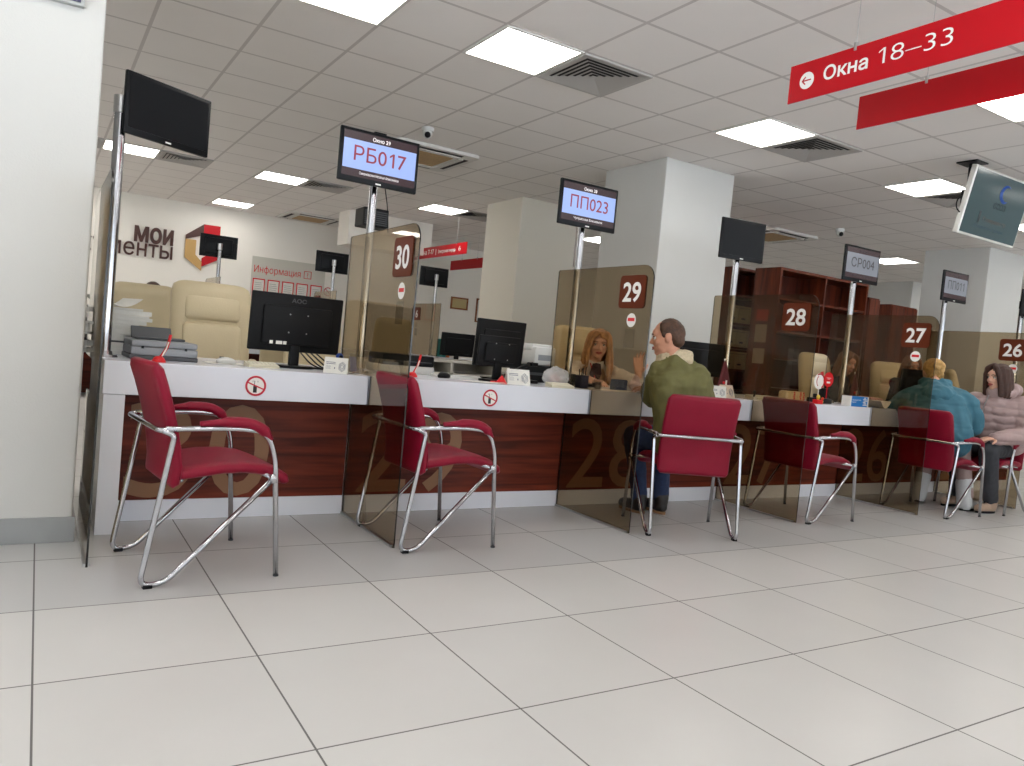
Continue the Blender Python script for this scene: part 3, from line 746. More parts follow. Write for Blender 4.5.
spots = [(.622, 3.42, 6, 'empty burgundy chair under the number 30, nearest the camera'),
         (1.80, 3.63, 2, 'empty burgundy chair partly behind the number 30 glass'),
         (3.494, 3.49, 65, 'burgundy chair the man in the green jacket sits on'),
         (4.875, 3.67, 2, 'empty burgundy chair partly behind the number 28 glass'),
         (6.435, 3.565, 2, 'burgundy chair the woman in the teal jacket sits on'),
         (7.27, 3.56, 182, 'burgundy chair the woman in the pale pink puffer jacket sits on')]
for k, (x, y, a, l) in enumerate(spots):
    c = vc if k == 0 else copy_tree(vc)
    c.location = (x, y, .002); c.rotation_euler = (0, 0, math.radians(a)); c['label'] = l

# ------------------------------------------------------------------ cream office chairs
def office_chair():
    """faces -Y"""
    t = thing('office_chair', '', 'office chair', group='cream leather office chairs')
    R = Matrix.Rotation(-PI/2, 4, 'Z')
    def F(o_): o_.matrix_local = R; return o_
    F(B().pad([(-.20, .50), (-.215, .52), (-.235, .60), (-.25, .75), (-.265, .9), (-.285, 1.05), (-.315, 1.2), (-.33, 1.245), (-.338, 1.262), (-.343, 1.27)], .50, .12, n=6, seg=44, taper=.3).done('backrest', M_cream, t, smooth=True))
    F(B().pad([(-.222, 1.03), (-.227, 1.045), (-.240, 1.10), (-.262, 1.17), (-.268, 1.19)], .34, .04, n=8, seg=36).done('head_cushion', M_cream, t, smooth=True))
    F(B().pad([(-.165, .56), (-.172, .6), (-.185, .7), (-.200, .85), (-.218, .99), (-.222, 1.01)], .36, .045, n=8, seg=36).done('lumbar_cushion', M_cream, t, smooth=True))
    F(B().pad([(-.25, .47), (-.22, .475), (0, .48), (.15, .475), (.24, .45), (.26, .43)], .52, .11, n=6, seg=40).done('seat', M_cream, t, smooth=True))
    for s in (-1, 1):
        F(B().tube(fillet([(.12, s*.27, .46), (.14, s*.29, .66), (-.2, s*.29, .68), (-.24, s*.25, .64)], .05), .014, 10).done('arm_frame', M_blackpl, t, smooth=True))
        F(B().pad([(-.14, .69), (-.12, .692), (0, .694), (.1, .692), (.13, .686)], .06, .035, y0=s*.29, n=4).done('armrest_pad', M_cream, t, smooth=True))
    F(B().cyl((0, 0, .42), (0, 0, .08), .03, seg=16).done('gas_lift', M_blackpl, t))
    b = B()
    for k in range(5):
        a = k*2*PI/5; b.tube([(0, 0, .10), (.3*math.cos(a), .3*math.sin(a), .07)], .02, 8)
    F(b.done('star_base', M_blackpl, t))
    for k in range(5):
        a = k*2*PI/5; F(B().cyl((.3*math.cos(a)-.015, .3*math.sin(a), .027), (.3*math.cos(a)+.015, .3*math.sin(a), .027), .027, seg=14).done('castor', M_blackpl, t))
    return t
oc = office_chair()
for k, (x, y, a, l) in enumerate([
        (.965, 4.87, 0, 'big cream leather chair behind the black monitor at window 30'),
        (.75, 7.35, 175, 'cream chair seen from behind at far left above the printer'),
        (2.02, 5.95, 8, 'cream chair behind the front edge of the number 30 glass'),
        (1.98, 7.3, 170, 'farther cream chair seen through the number 30 glass'),
        (4.04, 4.99, -4, 'cream chair the blonde clerk sits on'),
        (7.08, 4.80, 3, 'cream chair in front of the tall bookcase'),
        (8.42, 4.9, -28, 'cream chair turned sideways behind the number 27 glass'),
        (9.98, 4.9, 35, 'cream chair right of the teal jacket woman, before the right column')]):
    c = oc if k == 0 else copy_tree(oc)
    c.location = (x, y+.2, .002); c.rotation_euler = (0, 0, math.radians(a)); c['label'] = l
    if abs(a) > 90: c.location.y = y-.1

# ------------------------------------------------------------------ desktop monitors
def monitor(x, y, z, w, h, label, yaw=0, lift=.10, screws=True, mark=''):
    """the back of the monitor faces -Y, base stands on the worktop z"""
    t = thing('computer_monitor', label, 'monitor', (x, y, z), rz=yaw, group=None)
    T = Matrix.Translation((0, 0, lift+h/2)) @ Matrix.Rotation(math.radians(4), 4, 'X')
    def L(o_): o_.matrix_local = T; return o_
    c = B().box((-w/2, 0, -h/2), (w/2, .022, h/2), bev=.006)
    c.box((-w*.38, -.022, -h*.38), (w*.38, .005, h*.3), bev=.014)
    L(c.done('casing', M_blackmt, t, auto=AU))
    L(B().box((-w/2+.012, .0215, -h/2+.02), (w/2-.012, .0235, h/2-.012)).done('screen_panel', M_screen, t))
    B().box((-.028, .0, .012), (.028, .03, lift+h*.3), bev=.008).done('stand_neck', M_blackpl, t, auto=AU)
    B().prism([(.12*math.cos(a), .085*math.sin(a)) for a in [2*PI*k/32 for k in range(32)]], (0, .02, .0005), (1, 0, 0), (0, 1, 0), (0, 0, .014)).done('stand_base', M_blackpl, t, auto=AU)
    if screws:
        s = B()
        for sx in (-.05, .05):
            for sz in (-.05, .05): s.cyl((sx, -.0215, sz), (sx, -.0245, sz), .0038, seg=8)
        L(s.done('screw', M_steel, t))
    if mark: L(text(mark, (0, -.0008, h*.36), (1, 0, 0), (0, 0, 1), .022, M_dgrey, 'maker_mark', t, width=.085, align='CENTER', bold=.03, depth=0))
    if mark:
        s = B()
        for x_, w_ in ((-.15, .018), (-.115, .035), (-.075, .018)): s.box((x_, -.0235, -h*.37), (x_+w_, -.0222, -h*.37+.018))
        L(s.done('rating_label', M_lett, t))
    return t
ZT = .8105
monitor(1.225, 4.28, ZT, .515, .318, 'big black monitor seen from behind on the window 30 counter', math.radians(3), .088, mark='АОС')
monitor(2.50, 4.2, ZT, .315, .19, 'small black monitor with shiny edge on the window 29 counter', math.radians(4), .10)
monitor(2.69, 4.52, ZT, .40, .32, 'larger black monitor standing right behind the small one at window 29', math.radians(4), .085, screws=False)
monitor(4.50, 4.50, ZT, .56, .27, 'black monitor behind the man in the green jacket', math.radians(-8), .14, screws=False)
monitor(7.34, 4.34, ZT, .36, .34, 'upright black monitor before the teal jacket woman', math.radians(-14), .04, screws=False)
monitor(4.21, 8.05, .7605, .46, .27, 'far black monitor on the white desk behind window 29', math.radians(5), .12, screws=False)
monitor(3.1, 9.4, .7505, .46, .27, 'far black monitor seen through the number 30 glass', math.radians(75), .14, screws=False)

# ------------------------------------------------------------------ things on the counters
def printer(x, y):
    t = thing('printer', 'flat grey printer on the counter beside the first chrome pole', 'printer', (x, y, ZT), rz=math.radians(2))
    B().box((-.158, -.15, 0), (.158, .16, .022), bev=.004).done('base', M_dgrey, t)
    B().box((-.155, -.155, .0225), (.155, .155, .062), bev=.008).done('body', M_grey, t, auto=AU)
    B().box((-.153, -.152, .0635), (.153, .15, .094), bev=.008).done('lid', M_grey, t, auto=AU)
    B().box((-.12, .0, .095), (.12, .14, .108), bev=.005).prism([(0, 0), (.05, .0), (.09, .055), (.07, .06)], (-.13, .02, .10), (0, 1, 0), (0, 0, 1), (.19, 0, 0)).done('paper_feeder', M_dgrey, t, auto=AU)
    l = B()
    for q in (-.11, .09): l.box((q, -.158, .054), (q+.012, -.1535, .066))
    l.done('latch', M_blackpl, t)
    return t
printer(.545, 4.34)
# piles of paper behind the printer
for k, (x, y, w_, n_, l) in enumerate([(.36, 4.66, .3, 14, 'ragged pile of papers behind the grey printer')]):
    for j in range(n_):
        a = math.radians(random.uniform(-9, 9))
        th = [.02, .012, .03, .01, .022, .012, .03, .01, .015, .02, .02, .01, .025, .012][j]
        if j == 0: zz = ZT
        st = B().box((-w_/2+random.uniform(-.02, .02), -.11, 0), (w_/2+random.uniform(-.04, .02), .11, th-.001), bev=.001).done('paper_stack', M_dgrey if j in (3,) else M_paper)
        st.location = (x+random.uniform(-.02, .02), y+.0, zz); st.rotation_euler = (0, 0, a); zz += th
        tag(st, 'sheaf of papers in the ragged pile behind the grey printer', 'papers', 'sheaves piled behind the grey printer')
# loose top sheets
def sheet(x, y, z, rz, w_, d_, label, m=None, curl=.0):
    b = B(); n_ = 10
    top = []
    for i in range(n_+1):
        u = i/n_; top.append([b.bm.verts.new((-w_/2+w_*u, s*d_/2, curl*(u*2-1)**2+.001)) for s in (-1, 1)])
    for i in range(n_): b.bm.faces.new((top[i][0], top[i+1][0], top[i+1][1], top[i][1]))
    bot = bmesh.ops.extrude_face_region(b.bm, geom=b.bm.faces[:]); bmesh.ops.translate(b.bm, vec=(0, 0, .0008), verts=[v for v in bot['geom'] if isinstance(v, bmesh.types.BMVert)])
    o = b.done('paper_sheet', m or M_paper, smooth=False); o.location = (x, y, z); o.rotation_euler = (0, 0, rz)
    return tag(o, label, 'paper')
sheet(.34, 4.66, zz+.002, .3, .2, .26, 'curled white sheet on top of the pile behind the printer', curl=.05)
sheet(2.40, 4.10, ZT, .2, .30, .2, 'white sheet on the window 29 counter right of the mouse')
sheet(2.28, 4.00, ZT+.003, -.1, .28, .08, 'white pen-like paper strip at the window 29 counter edge', curl=.004)
sheet(6.24, 4.04, ZT, .3, .3, .2, 'curled paper right of the blue box', curl=.06)
sheet(6.75, 4.15, ZT, .1, .4, .25, 'papers lying on the window 27 counter')
sheet(3.35, 4.05, ZT, .1, .35, .2, 'white sheets under the tissue at window 28')
sheet(.86, 4.3, ZT, 0, .2, .2, 'white sheet under the white mouse')

def mouse(x, y, rz, m, label):
    t = thing('computer_mouse', label, 'mouse', (x, y, ZT), rz=rz)
    b = B(); b.ell((0, 0, .012), (.03, .052, .024), sub=3)
    for v in b.bm.verts:
        if v.co.z < .0: v.co.z = 0
    b.done('shell', m, t, smooth=True)
    B().box((-.0035, .01, .030), (.0035, .034, .0375), bev=.002).done('scroll_wheel', M_dgrey, t)
mouse(.86, 4.27, PI/2, M_whitepl, 'white computer mouse left of the big monitor')
mouse(2.16, 4.28, PI/2+.4, M_blackpl, 'black computer mouse on the window 29 counter')

def pen_stand(x, y, bend, label, lean=1):
    t = thing('pen_stand', label, 'pen stand', (x, y, ZT))
    b = B(); b.cyl((0, 0, .0), (0, 0, .012), .032, .03, 24).ell((0, 0, .012), (.027, .027, .018)); b.done('base', M_redpl, t, smooth=False, auto=AU)
    B().tube(fillet([(0, 0, .02), (.01*lean, 0, .03), (.035*lean, 0, .075), (.045*lean, 0, .135)], .03), .007, 8).done('pen', M_redpl, t, smooth=True)
    B().tube([(.012*lean, -.006, .03), (.028*lean, -.006, .065), (.037*lean, -.006, .10)], .0035, 6).done('pen_clip', M_lett, t)
    return t
pen_stand(.505, 4.035, 1, 'red pen standing on its round base in front of the grey printer')
pen_stand(1.90, 4.18, 1, 'red pen stand above the backrest of the second chair')
t = thing('pen_stand', 'red cone pen base left of the card at window 29', 'pen stand', (2.42, 4.05, ZT))
B().cyl((0, 0, 0), (0, 0, .012), .055, .05, 28).cyl((0.02, 0, .012), (0.02, 0, .05), .03, .004, 20).done('base', M_redpl, t, auto=AU)
B().box((-.05, -.05, .0122), (.0, -.04, .016)).done('pen_clip', M_redpl, t)

def tent_card(x, y, rz, w_, h_, label, m=None, flip=False):
    t = thing('tent_card', label, 'tent card', (x, y, ZT), rz=rz)
    b = B(); d = .035
    b.prism([(-d, 0), (-d+.0015, 0), (.0, h_-.003), (d-.0015, 0), (d, 0), (0, h_)], (-w_/2, 0, 0), (0, 1, 0), (0, 0, 1), (w_, 0, 0))
    c = b.done('card', m or M_paper, t)
    a = math.atan2(h_, d); up = (0, math.cos(a), math.sin(a)); q = B(); ink = M_ink
    o = Vector((0, -d, 0)); U = Vector(up); X = Vector((1, 0, 0)); N = X.cross(U)
    def quad(x0, x1, v0, v1):
        vs = [q.bm.verts.new(o+X*xx+U*vv+N*.0008) for xx, vv in ((x0, v0), (x1, v0), (x1, v1), (x0, v1))]; q.bm.faces.new(vs)
    for j in range(2): quad(-w_*.42, -w_*.02, h_*(.72-j*.1), h_*(.76-j*.1))
    for j in range(4): quad(-w_*.42, -w_*(.22-.02*(j % 2)), h_*(.5-j*.07), h_*(.515-j*.07))
    quad(-w_*.06, -w_*.02, h_*.3, h_*.42)
    q.done('print', ink, c)
    r_ = B()
    for rr in (.30, .22, .13):
        hexp = [o+X*(w_*.27+rr*w_*.5*math.cos(k*PI/3+PI/6))+U*(h_*.47+rr*h_*1.1*math.sin(k*PI/3+PI/6))+N*.001 for k in range(6)]
        r_.tube(hexp, .0012, 5, closed=True)
    r_.done('hexagon_emblem', M_ink, c)
    return t
tent_card(1.385, 4.04, math.radians(-25), .125, .085, 'white folded card with hexagon emblem right of the big monitor')
tent_card(2.56, 4.06, math.radians(-8), .155, .095, 'white folded card with hexagon emblem at the window 29 counter')
tent_card(4.32, 4.06, math.radians(-30), .13, .085, 'white folded card with hexagon emblem beside the man\'s right elbow')
tent_card(4.455, 4.10, math.radians(4), .15, .095, 'cream folded card right of the white card at window 28', mat('cream card', (214, 196, 176), .8))

def flat_box(name, x, y, rz, size, m, label, cat, bev=.003, extra=None):
    t = thing(name, label, cat, (x, y, ZT), rz=rz)
    B().box((-size[0]/2, -size[1]/2, 0), (size[0]/2, size[1]/2, size[2]), bev=bev).done('body', m, t, auto=AU)
    return t
# keyboards / code keypads
def keypad(x, y, rz, w_, d_, h_, m, label, name='keyboard'):
    t = thing(name, label, 'keyboard', (x, y, ZT), rz=rz)
    B().prism([(-d_/2, 0), (d_/2, 0), (d_/2, h_), (-d_/2, h_*.45)], (-w_/2, 0, 0), (0, 1, 0), (0, 0, 1), (w_, 0, 0)).done('body', m, t)
    k = B(); n_ = int(w_/.022); sl = math.atan2(h_*.55, d_)
    for i in range(n_):
        for j in range(4):
            u = -d_/2+.018+j*(d_-.03)/4; zz_ = h_*.45+(u+d_/2)*math.tan(sl)
            k.box((-w_/2+.01+i*.0215, u, zz_-.002), (-w_/2+.01+i*.0215+.018, u+.018, zz_+.004))
    k.done('keys', m if m is not M_beige else mat('pale keys', (222, 218, 202), .5), t)
    return t
keypad(1.02, 4.16, .05, .16, .10, .028, M_beige, 'beige keypad in front of the big monitor', 'keypad')
keypad(2.86, 4.02, -.05, .17, .08, .03, M_beige, 'beige keypad under the number 29 glass edge', 'keypad')
keypad(4.98, 4.18, -.02, .28, .13, .03, M_beige, 'beige keyboard on the window 28 counter, left of the patterned packet')
# webcam
t = thing('webcam', 'small blue and black webcam right of the big monitor', 'webcam', (1.455, 4.2, ZT))
B().cyl((0, 0, 0), (0, 0, .01), .028, .024).tube([(0, 0, .01), (0, 0, .07)], .006).done('stand', M_blackpl, t, auto=AU)
B().ell((0, 0, .085), .022).done('body', mat('blue plastic', (30, 60, 130), .3), t, smooth=True)
B().cyl((0, -.018, .085), (0, -.026, .085), .010, seg=16).done('lens', M_blackpl, t)
# cables
cb = B()
for k in range(4):
    px_ = [(1.27+.03*k, 4.33, ZT+.09), (1.30+.04*k, 4.22+.01*k, ZT+.03), (1.35+.02*k, 4.15, ZT+.009), (1.39-.03*k, 4.24, ZT+.009), (1.40, 4.3+.02*k, ZT+.01)]
    cb.tube(fillet(px_, .05, 4), .004, 6)
tag(cb.done('monitor_cables', M_blackpl, None, smooth=True), 'tangle of black cables right of the big monitor\'s foot', 'cable')
# clear leaflet holder
t = thing('leaflet_holder', 'clear acrylic leaflet holder left of the number 30 glass', 'leaflet holder', (1.493, 4.10, ZT), rz=math.radians(10))
B().prism([(-.05, 0), (.05, 0), (.02, .085), (.012, .085), (.038, .006), (-.044, .006), (-.01, .11), (-.016, .11)], (-.025, 0, 0), (0, 1, 0), (0, 0, 1), (.05, 0, 0)).done('body', M_clear, t)
B().box((-.02, -.03, .007), (.02, -.026, .09), mtx=Matrix.Rotation(-.25, 4, 'X')).done('leaflets', mat('leaflet grey', (120, 112, 118), .6), t)
# blue bottle near first pole
t = thing('sanitizer_bottle', 'small blue and white bottle behind the first chrome pole', 'bottle', (.255, 4.36, ZT))
B().cyl((0, 0, 0), (0, 0, .085), .02, seg=20).cyl((0, 0, .085), (0, 0, .10), .02, .008, 20).done('body', M_whitepl, t, auto=AU)
B().cyl((0, 0, .02), (0, 0, .07), .0205, seg=20, caps=False).done('label', M_blue, t); B().cyl((0, 0, .10), (0, 0, .118), .009).done('cap', M_blue, t)

# office printer behind the 30 glass
t = thing('printer', 'wide black printer behind the number 30 glass', 'printer', (2.02, 4.66, ZT))
B().box((-.19, -.14, 0), (.19, .1, .05), bev=.008).done('paper_tray', M_whitepl, t, auto=AU)
B().box((-.18, -.15, .0505), (.18, .1, .12), bev=.012).done('body', M_blackpl, t, auto=AU)
B().box((-.16, -.155, .075), (.16, -.1505, .08)).done('paper_slot', M_dgrey, t)
# white box printer and black receipt unit
t = thing('label_printer', 'small white label printer behind window 29 near the column', 'printer', (3.06, 4.60, ZT+.1205))
B().box((-.09, -.09, 0), (.09, .08, .13), bev=.012).box((-.095, -.05, .1), (.095, .085, .15), bev=.01).done('body', M_whitepl, t, auto=AU)
B().box((-.06, -.092, .035), (.06, -.0905, .075)).done('paper_slot', M_grey, t)
t = thing('document_tray', 'black desktop box under the small white label printer', 'box', (3.04, 4.60, ZT))
B().box((-.14, -.12, 0), (.14, .12, .12), bev=.006).done('body', M_blackmt, t, auto=AU)
B().box((-.12, -.1225, .05), (.12, -.1205, .07)).done('slot', M_dgrey, t)
t = thing('document_scanner', 'black document camera with folded arm beside the white card at window 29', 'scanner', (2.74, 4.36, ZT), rz=.15)
B().box((-.12, -.09, 0), (.12, .09, .022), bev=.006).done('base', M_blackpl, t, auto=AU)
B().box((-.09, -.01, .022), (-.06, .02, .05)).tube(fillet([(-.075, 0, .045), (.05, -.01, .11), (.12, -.02, .13)], .03), .014, 8).box((.09, -.045, .115), (.15, .01, .14), bev=.006).done('arm', M_blackpl, t, auto=AU)
t = thing('plastic_bag', 'crumpled clear bag with pink contents on the window 29 counter', 'bag', (2.93, 4.17, ZT))
b = B(); b.ell((0, 0, .06), (.10, .05, .07), sub=4)
for v in b.bm.verts:
    v.co += v.co.normalized()*noise.noise(v.co*28)*.018; v.co.z = max(v.co.z, 0.001)
M_film = mat('bag film', (225, 225, 225), .2); M_film.node_tree.nodes['Principled BSDF'].inputs['Alpha'].default_value = .4
b.done('bag_film', M_film, t)
b = B(); b.ell((-.01, 0, .045), (.045, .03, .03), sub=3)
for v in b.bm.verts: v.co += v.co.normalized()*noise.noise(v.co*40)*.01
b.done('contents', mat('pink sponge', (196, 150, 138), .8), t, smooth=True)

t = thing('pen_cup', 'dark blue pen cup at the foot of the second lit pole', 'pen cup', (3.13, 4.15, ZT))
B().prism(rrect(.075, .06, .01), (0, 0, 0), (1, 0, 0), (0, 1, 0), (0, 0, .085)).done('cup', mat('navy cup', (28, 42, 88), .5), t, auto=AU)
q = B()
for k in range(4): q.cyl((-.02+.013*k, .0, .06), (-.026+.017*k, .005*(-1)**k, .125+.006*k), .0035, seg=8)
q.done('pens', M_blackpl, t)
t = thing('glass_jar', 'small clear ribbed jar on the window 28 counter', 'jar', (3.215, 4.08, ZT))
B().cyl((0, 0, 0), (0, 0, .07), .026, .030, 20, caps=True).done('jar', M_clear, t, auto=AU)
B().cyl((0, 0, .002), (0, 0, .05), .02, seg=12).done('contents', mat('grey clips', (130, 120, 118), .4, .4, noise_amt=.4, nscale=200), t)
t = thing('card_box', 'blue grey card box before the blonde clerk', 'box', (3.46, 4.16, ZT), rz=.1)
B().box((-.055, -.03, 0), (.055, .03, .072), bev=.003).done('carton', mat('slate blue card', (72, 88, 126), .6, noise_amt=.12, nscale=60), t)
B().box((-.05, -.026, .0725), (.05, .026, .075)).done('lid', mat('slate lid', (60, 72, 104), .6), t)
t = thing('tissue_packet', 'crumpled white and pink tissue packet before the blonde clerk', 'tissues', (3.58, 4.12, ZT))
b = B(); b.ell((0, 0, .038), (.058, .038, .04), sub=4); b.ell((0.0, 0, .075), (.03, .02, .04), sub=3)
for v in b.bm.verts:
    v.co += Vector((noise.noise(v.co*30), noise.noise(v.co*30+Vector((9, 0, 0))), noise.noise(v.co*30+Vector((0, 9, 0)))))*.014; v.co.z = max(v.co.z, .001)
b.done('tissue', mat('tissue', (214, 190, 192), .8, noise_amt=.2, nscale=22), t)
t = thing('desk_pad', 'black keyboard wrist rest near the second lit pole', 'wrist rest', (3.30, 4.42, ZT))
B().box((-.17, -.06, 0), (.17, .06, .02), bev=.008).done('pad', M_blackmt, t)
B().prism([(-.1, 0), (.1, 0), (.06, .05), (-.04, .06)], (0, .0, .021), (1, 0, 0), (0, 0, 1), (0, .05, 0)).done('rest', M_blackpl, t)
t = thing('ink_stamp', 'small stamp with dark handle left of the beige keyboard', 'stamp', (4.80, 4.12, ZT))
B().box((-.02, -.015, 0), (.02, .015, .02), bev=.003).done('pad', M_whitepl, t); B().cyl((0, 0, .02), (0, 0, .045), .008).ell((0, 0, .055), (.014, .014, .018)).done('handle', M_blackpl, t, smooth=True)

# little table flags
M_maroon = mat('maroon cloth', (92, 26, 34), .7, noise_amt=.12, nscale=12)
def table_flag(x, y, label):
    t = thing('table_flag', label, 'table flag', (x, y, ZT))
    B().cyl((0, 0, 0), (0, 0, .012), .03, .026, 24).cyl((0, 0, .012), (0, 0, .285), .003, seg=8).ell((0, 0, .287), .006).done('flag_pole', M_lett, t, auto=AU)
    b = B(); n_ = 12; rows = []
    for i in range(n_+1):
        u = i/n_; z = .275-.20*u; hw = .012+.075*u
        rows.append([b.bm.verts.new((-hw+2*hw*j/8, -.006-.012*math.sin(j*1.4)*u-.02*u, z-.02*abs(j-4)/4*u)) for j in range(9)])
    for i in range(n_):
        for j in range(8): b.bm.faces.new((rows[i][j], rows[i][j+1], rows[i+1][j+1], rows[i+1][j]))
    r_ = bmesh.ops.extrude_face_region(b.bm, geom=b.bm.faces[:]); bmesh.ops.translate(b.bm, vec=(0, .002, 0), verts=[v for v in r_['geom'] if isinstance(v, bmesh.types.BMVert)])
    f = b.done('flag', M_maroon, t, smooth=True)
    B().ell((-.035, -.045, .11), (.016, .006, .012)).done('red_motif', M_redpl, f, smooth=True)
    B().box((-.014, -.05, .085), (-.006, -.04, .13)).done('white_motif', M_lett, f)
table_flag(4.49, 4.17, 'maroon table flag right of the man in the green jacket')
table_flag(6.16, 4.20, 'maroon table flag behind the blue box')

# patterned packet, fan signs, toys, blue box
t = thing('patterned_packet', 'cream packet with red patterned stripes above the fourth chair', 'packet', (5.27, 4.14, ZT), rz=-.1)
b = B().box((-.11, -.045, 0), (.11, .045, .085), bev=.02); b.done('packet', mat('cream packet', (214, 192, 150), .6, noise_amt=.08, nscale=30), t, auto=AU)
b = B()
for k, x in enumerate((-.02, .05, .085)):
    for j in range(5): b.box((x-.008+.004*(j % 2), -.0475, .006+j*.016), (x+.008+.004*(j % 2), -.0455, .018+j*.016))
b.done('red_pattern', M_redpl, t)
t = thing('fan_sign_stand', 'black desk stand holding round red and white paddles', 'desk stand', (5.61, 4.13, ZT))
B().box((-.10, -.05, 0), (.11, .05, .045), bev=.008).box((.02, -.03, .045), (.085, .03, .13), bev=.006).box((-.09, -.03, .045), (-.05, .0, .08), bev=.006).done('base', M_blackpl, t, auto=AU)
for x, z, r_, mm, nm in ((.045, .205, .062, M_redpl, 'red_paddle'), (-.065, .185, .066, M_lett, 'white_paddle')):
    b = B(); b.prism(circle(r_, 36), (x, -.035-(.006 if nm == 'red_paddle' else 0), z), (1, 0, 0), (0, 0, 1), (0, .004, 0)); b.box((x-.004, -.035, .04), (x+.004, -.032, z-r_)); po = b.done(nm, mm, t, auto=AU)
    if nm == 'red_paddle':
        s = B(); s.box((x-.025, -.0418, z-.032), (x+.022, -.0412, z-.016)); s.box((x-.03, -.0418, z+.012), (x+.03, -.0412, z+.016)); s.box((x-.016, -.0418, z+.003), (x+.016, -.0412, z+.007)); s.done('paddle_print', M_lett, po)
    else:
        s = B(); s.tube([(x+(r_-.006)*math.cos(a), -.036, z+(r_-.006)*math.sin(a)) for a in [math.radians(-60+15*i) for i in range(13)]], .005, 6)
        s.tube([(x+(r_-.03)*math.cos(a), -.036, z+(r_-.02)*math.sin(a)) for a in [math.radians(120+20*i) for i in range(7)]], .003, 6); s.done('paddle_print', M_ring, po)
B().prism([(-.03, 0), (.03, .01), (.02, .06), (-.01, .05)], (-.04, -.03, .21), (1, 0, 0), (0, 0, 1), (0, .004, 0)).done('red_card', M_redpl, t)
t = thing('desk_toys', 'red and yellow small desk toys left of the red paddle', 'desk toy', (5.47, 4.03, ZT))
B().box((-.05, -.03, 0), (.02, .02, .035), bev=.004).done('red_base', M_redpl, t); B().ell((-.02, -.01, .055), (.018, .014, .022)).ell((.025, -.01, .02), .016).done('yellow_toy', mat('yellow plastic', (214, 196, 70), .4), t, smooth=True)
B().ell((.03, -.015, .045), .012).done('orange_ball', mat('orange plastic', (226, 88, 40), .4), t, smooth=True)
t = thing('glove_box', 'blue and white carton at the window 27 counter edge', 'carton', (5.945, 4.02, ZT), rz=-.04)
B().box((-.12, -.04, 0), (.12, .04, .085), bev=.002).done('carton', mat('bright blue carton', (28, 120, 196), .5), t)
B().box((-.122, -.042, -.0), (-.105, .041, .086)).box((.105, -.042, .0), (.122, .041, .086)).done('white_end', M_lett, t)
s = B()
for k in range(6): s.box((.045+.012*(k % 2), -.0415, .012+.012*k), (.10-.01*(k % 3), -.0405, .019+.012*k))
s.done('white_print', M_lett, t)
text('МЕДИЦИНСКАЯ', (-.09, -.0405, .05), (1, 0, 0), (0, 0, 1), .010, M_lett, 'lettering', t, width=.11, bold=.01, depth=.0008)
text('МАСКА', (-.09, -.0405, .032), (1, 0, 0), (0, 0, 1), .010, M_lett, 'lettering', t, width=.05, bold=.01, depth=.0008)
t = thing('pen_cup', 'black pen cup with yellow pencils before the upright monitor', 'pen cup', (6.93, 4.2, ZT))
B().cyl((0, 0, 0), (0, 0, .07), .035, .036, 20).done('cup', M_blackmt, t, auto=AU)
q = B()
for k in range(4): q.cyl((-.02+.013*k, .0, .05), (-.035+.02*k, .01*(-1)**k, .13+.006*k), .004, seg=8)
q.done('pencils', mat('yellow plastic', (214, 196, 70), .4), t)
keypad(2.30, 4.36, .03, .34, .12, .018, M_whitepl, 'white keyboard between the black mouse and the small monitor')
keypad(6.45, 4.42, .1, .35, .12, .02, M_blackpl, 'black keyboard behind the blue carton')

# ------------------------------------------------------------------ furniture of the back office
M_desk = mat('pale desk laminate', (206, 202, 192), .4)
def desk(x0, x1, y0, y1, z, label, front=-1):
    t = thing('office_desk', label, 'desk', ((x0+x1)/2, (y0+y1)/2, 0)); hx, hy = (x1-x0)/2, (y1-y0)/2
    B().box((-hx, -hy, z-.03), (hx, hy, z), bev=.003).done('desktop', M_desk, t)
    for s in (-1, 1): B().box((s*hx-(.025 if s > 0 else 0), -hy+.02, .002), (s*hx+(0 if s > 0 else .025), hy-.02, z-.031)).done('side_panel', M_desk, t)
    yy = hy-.05 if front < 0 else -hy+.05
    B().box((-hx+.03, yy-.01, .25), (hx-.03, yy+.01, z-.032)).done('modesty_panel', M_desk, t)
    return t
desk(2.9, 4.75, 7.55, 8.35, .76, 'pale desk carrying a monitor behind window 29')
desk(2.45, 3.65, 9.0, 9.8, .75, 'pale desk far behind the number 30 glass')
t = thing('copier_cabinet', 'low pale cabinet with dark openings behind window 29', 'cabinet', (3.70, 7.2, 0))
cb = B().box((-.45, -.2, .83), (.45, .2, .86)).box((-.45, -.2, .002), (.45, .2, .3))
for x in (-.45, -.1, .42): cb.box((x, -.2, .3), (x+.03, .2, .83))
cb.box((-.45, -.2, .70), (.45, .2, .725)).box((-.45, .18, .3), (.45, .2, .83)); cb.done('carcass', M_desk, t)
B().box((-.40, -.15, .31), (-.12, .15, .69)).done('dark_drawer', M_blackmt, t); B().box((-.04, -.15, .31), (.40, .15, .69)).done('dark_drawer', M_blackmt, t)
# back row counter, facing the other way
for k, (a, b_) in enumerate(((.45, 1.9), (1.96, 3.42), (3.48, 5.02), (5.08, 6.5))):
    t = thing('service_counter', 'white back row counter ' + ('under the wall logo', 'behind the big monitor', 'seen through the number 30 glass', 'left of the farther column')[k], 'counter', (a, 10.3, 0), group='white back row counters')
    B().box((0, -.0, .655), (b_-a, .9, .81), bev=.003).done('worktop', M_white, t); B().box((0, .55, .002), (b_-a, .6, .654)).done('wood_front', M_wood, t)
    for s in (0, b_-a-.03): B().box((s, .05, .002), (s+.03, .54, .654)).done('side_panel', M_white, t)
ofs = [c for c in S.objects if c.name.startswith('office_chair') and c.parent is None][0]
for x, y, l in ((1.2, 9.6, 'farthest cream chair under the wall logo'), (3.88, 9.55, 'distant cream chair seen between the number 30 glass and the pole')):
    c = copy_tree(ofs); c.location = (x, y, .002); c.rotation_euler = (0, 0, PI); c['label'] = l
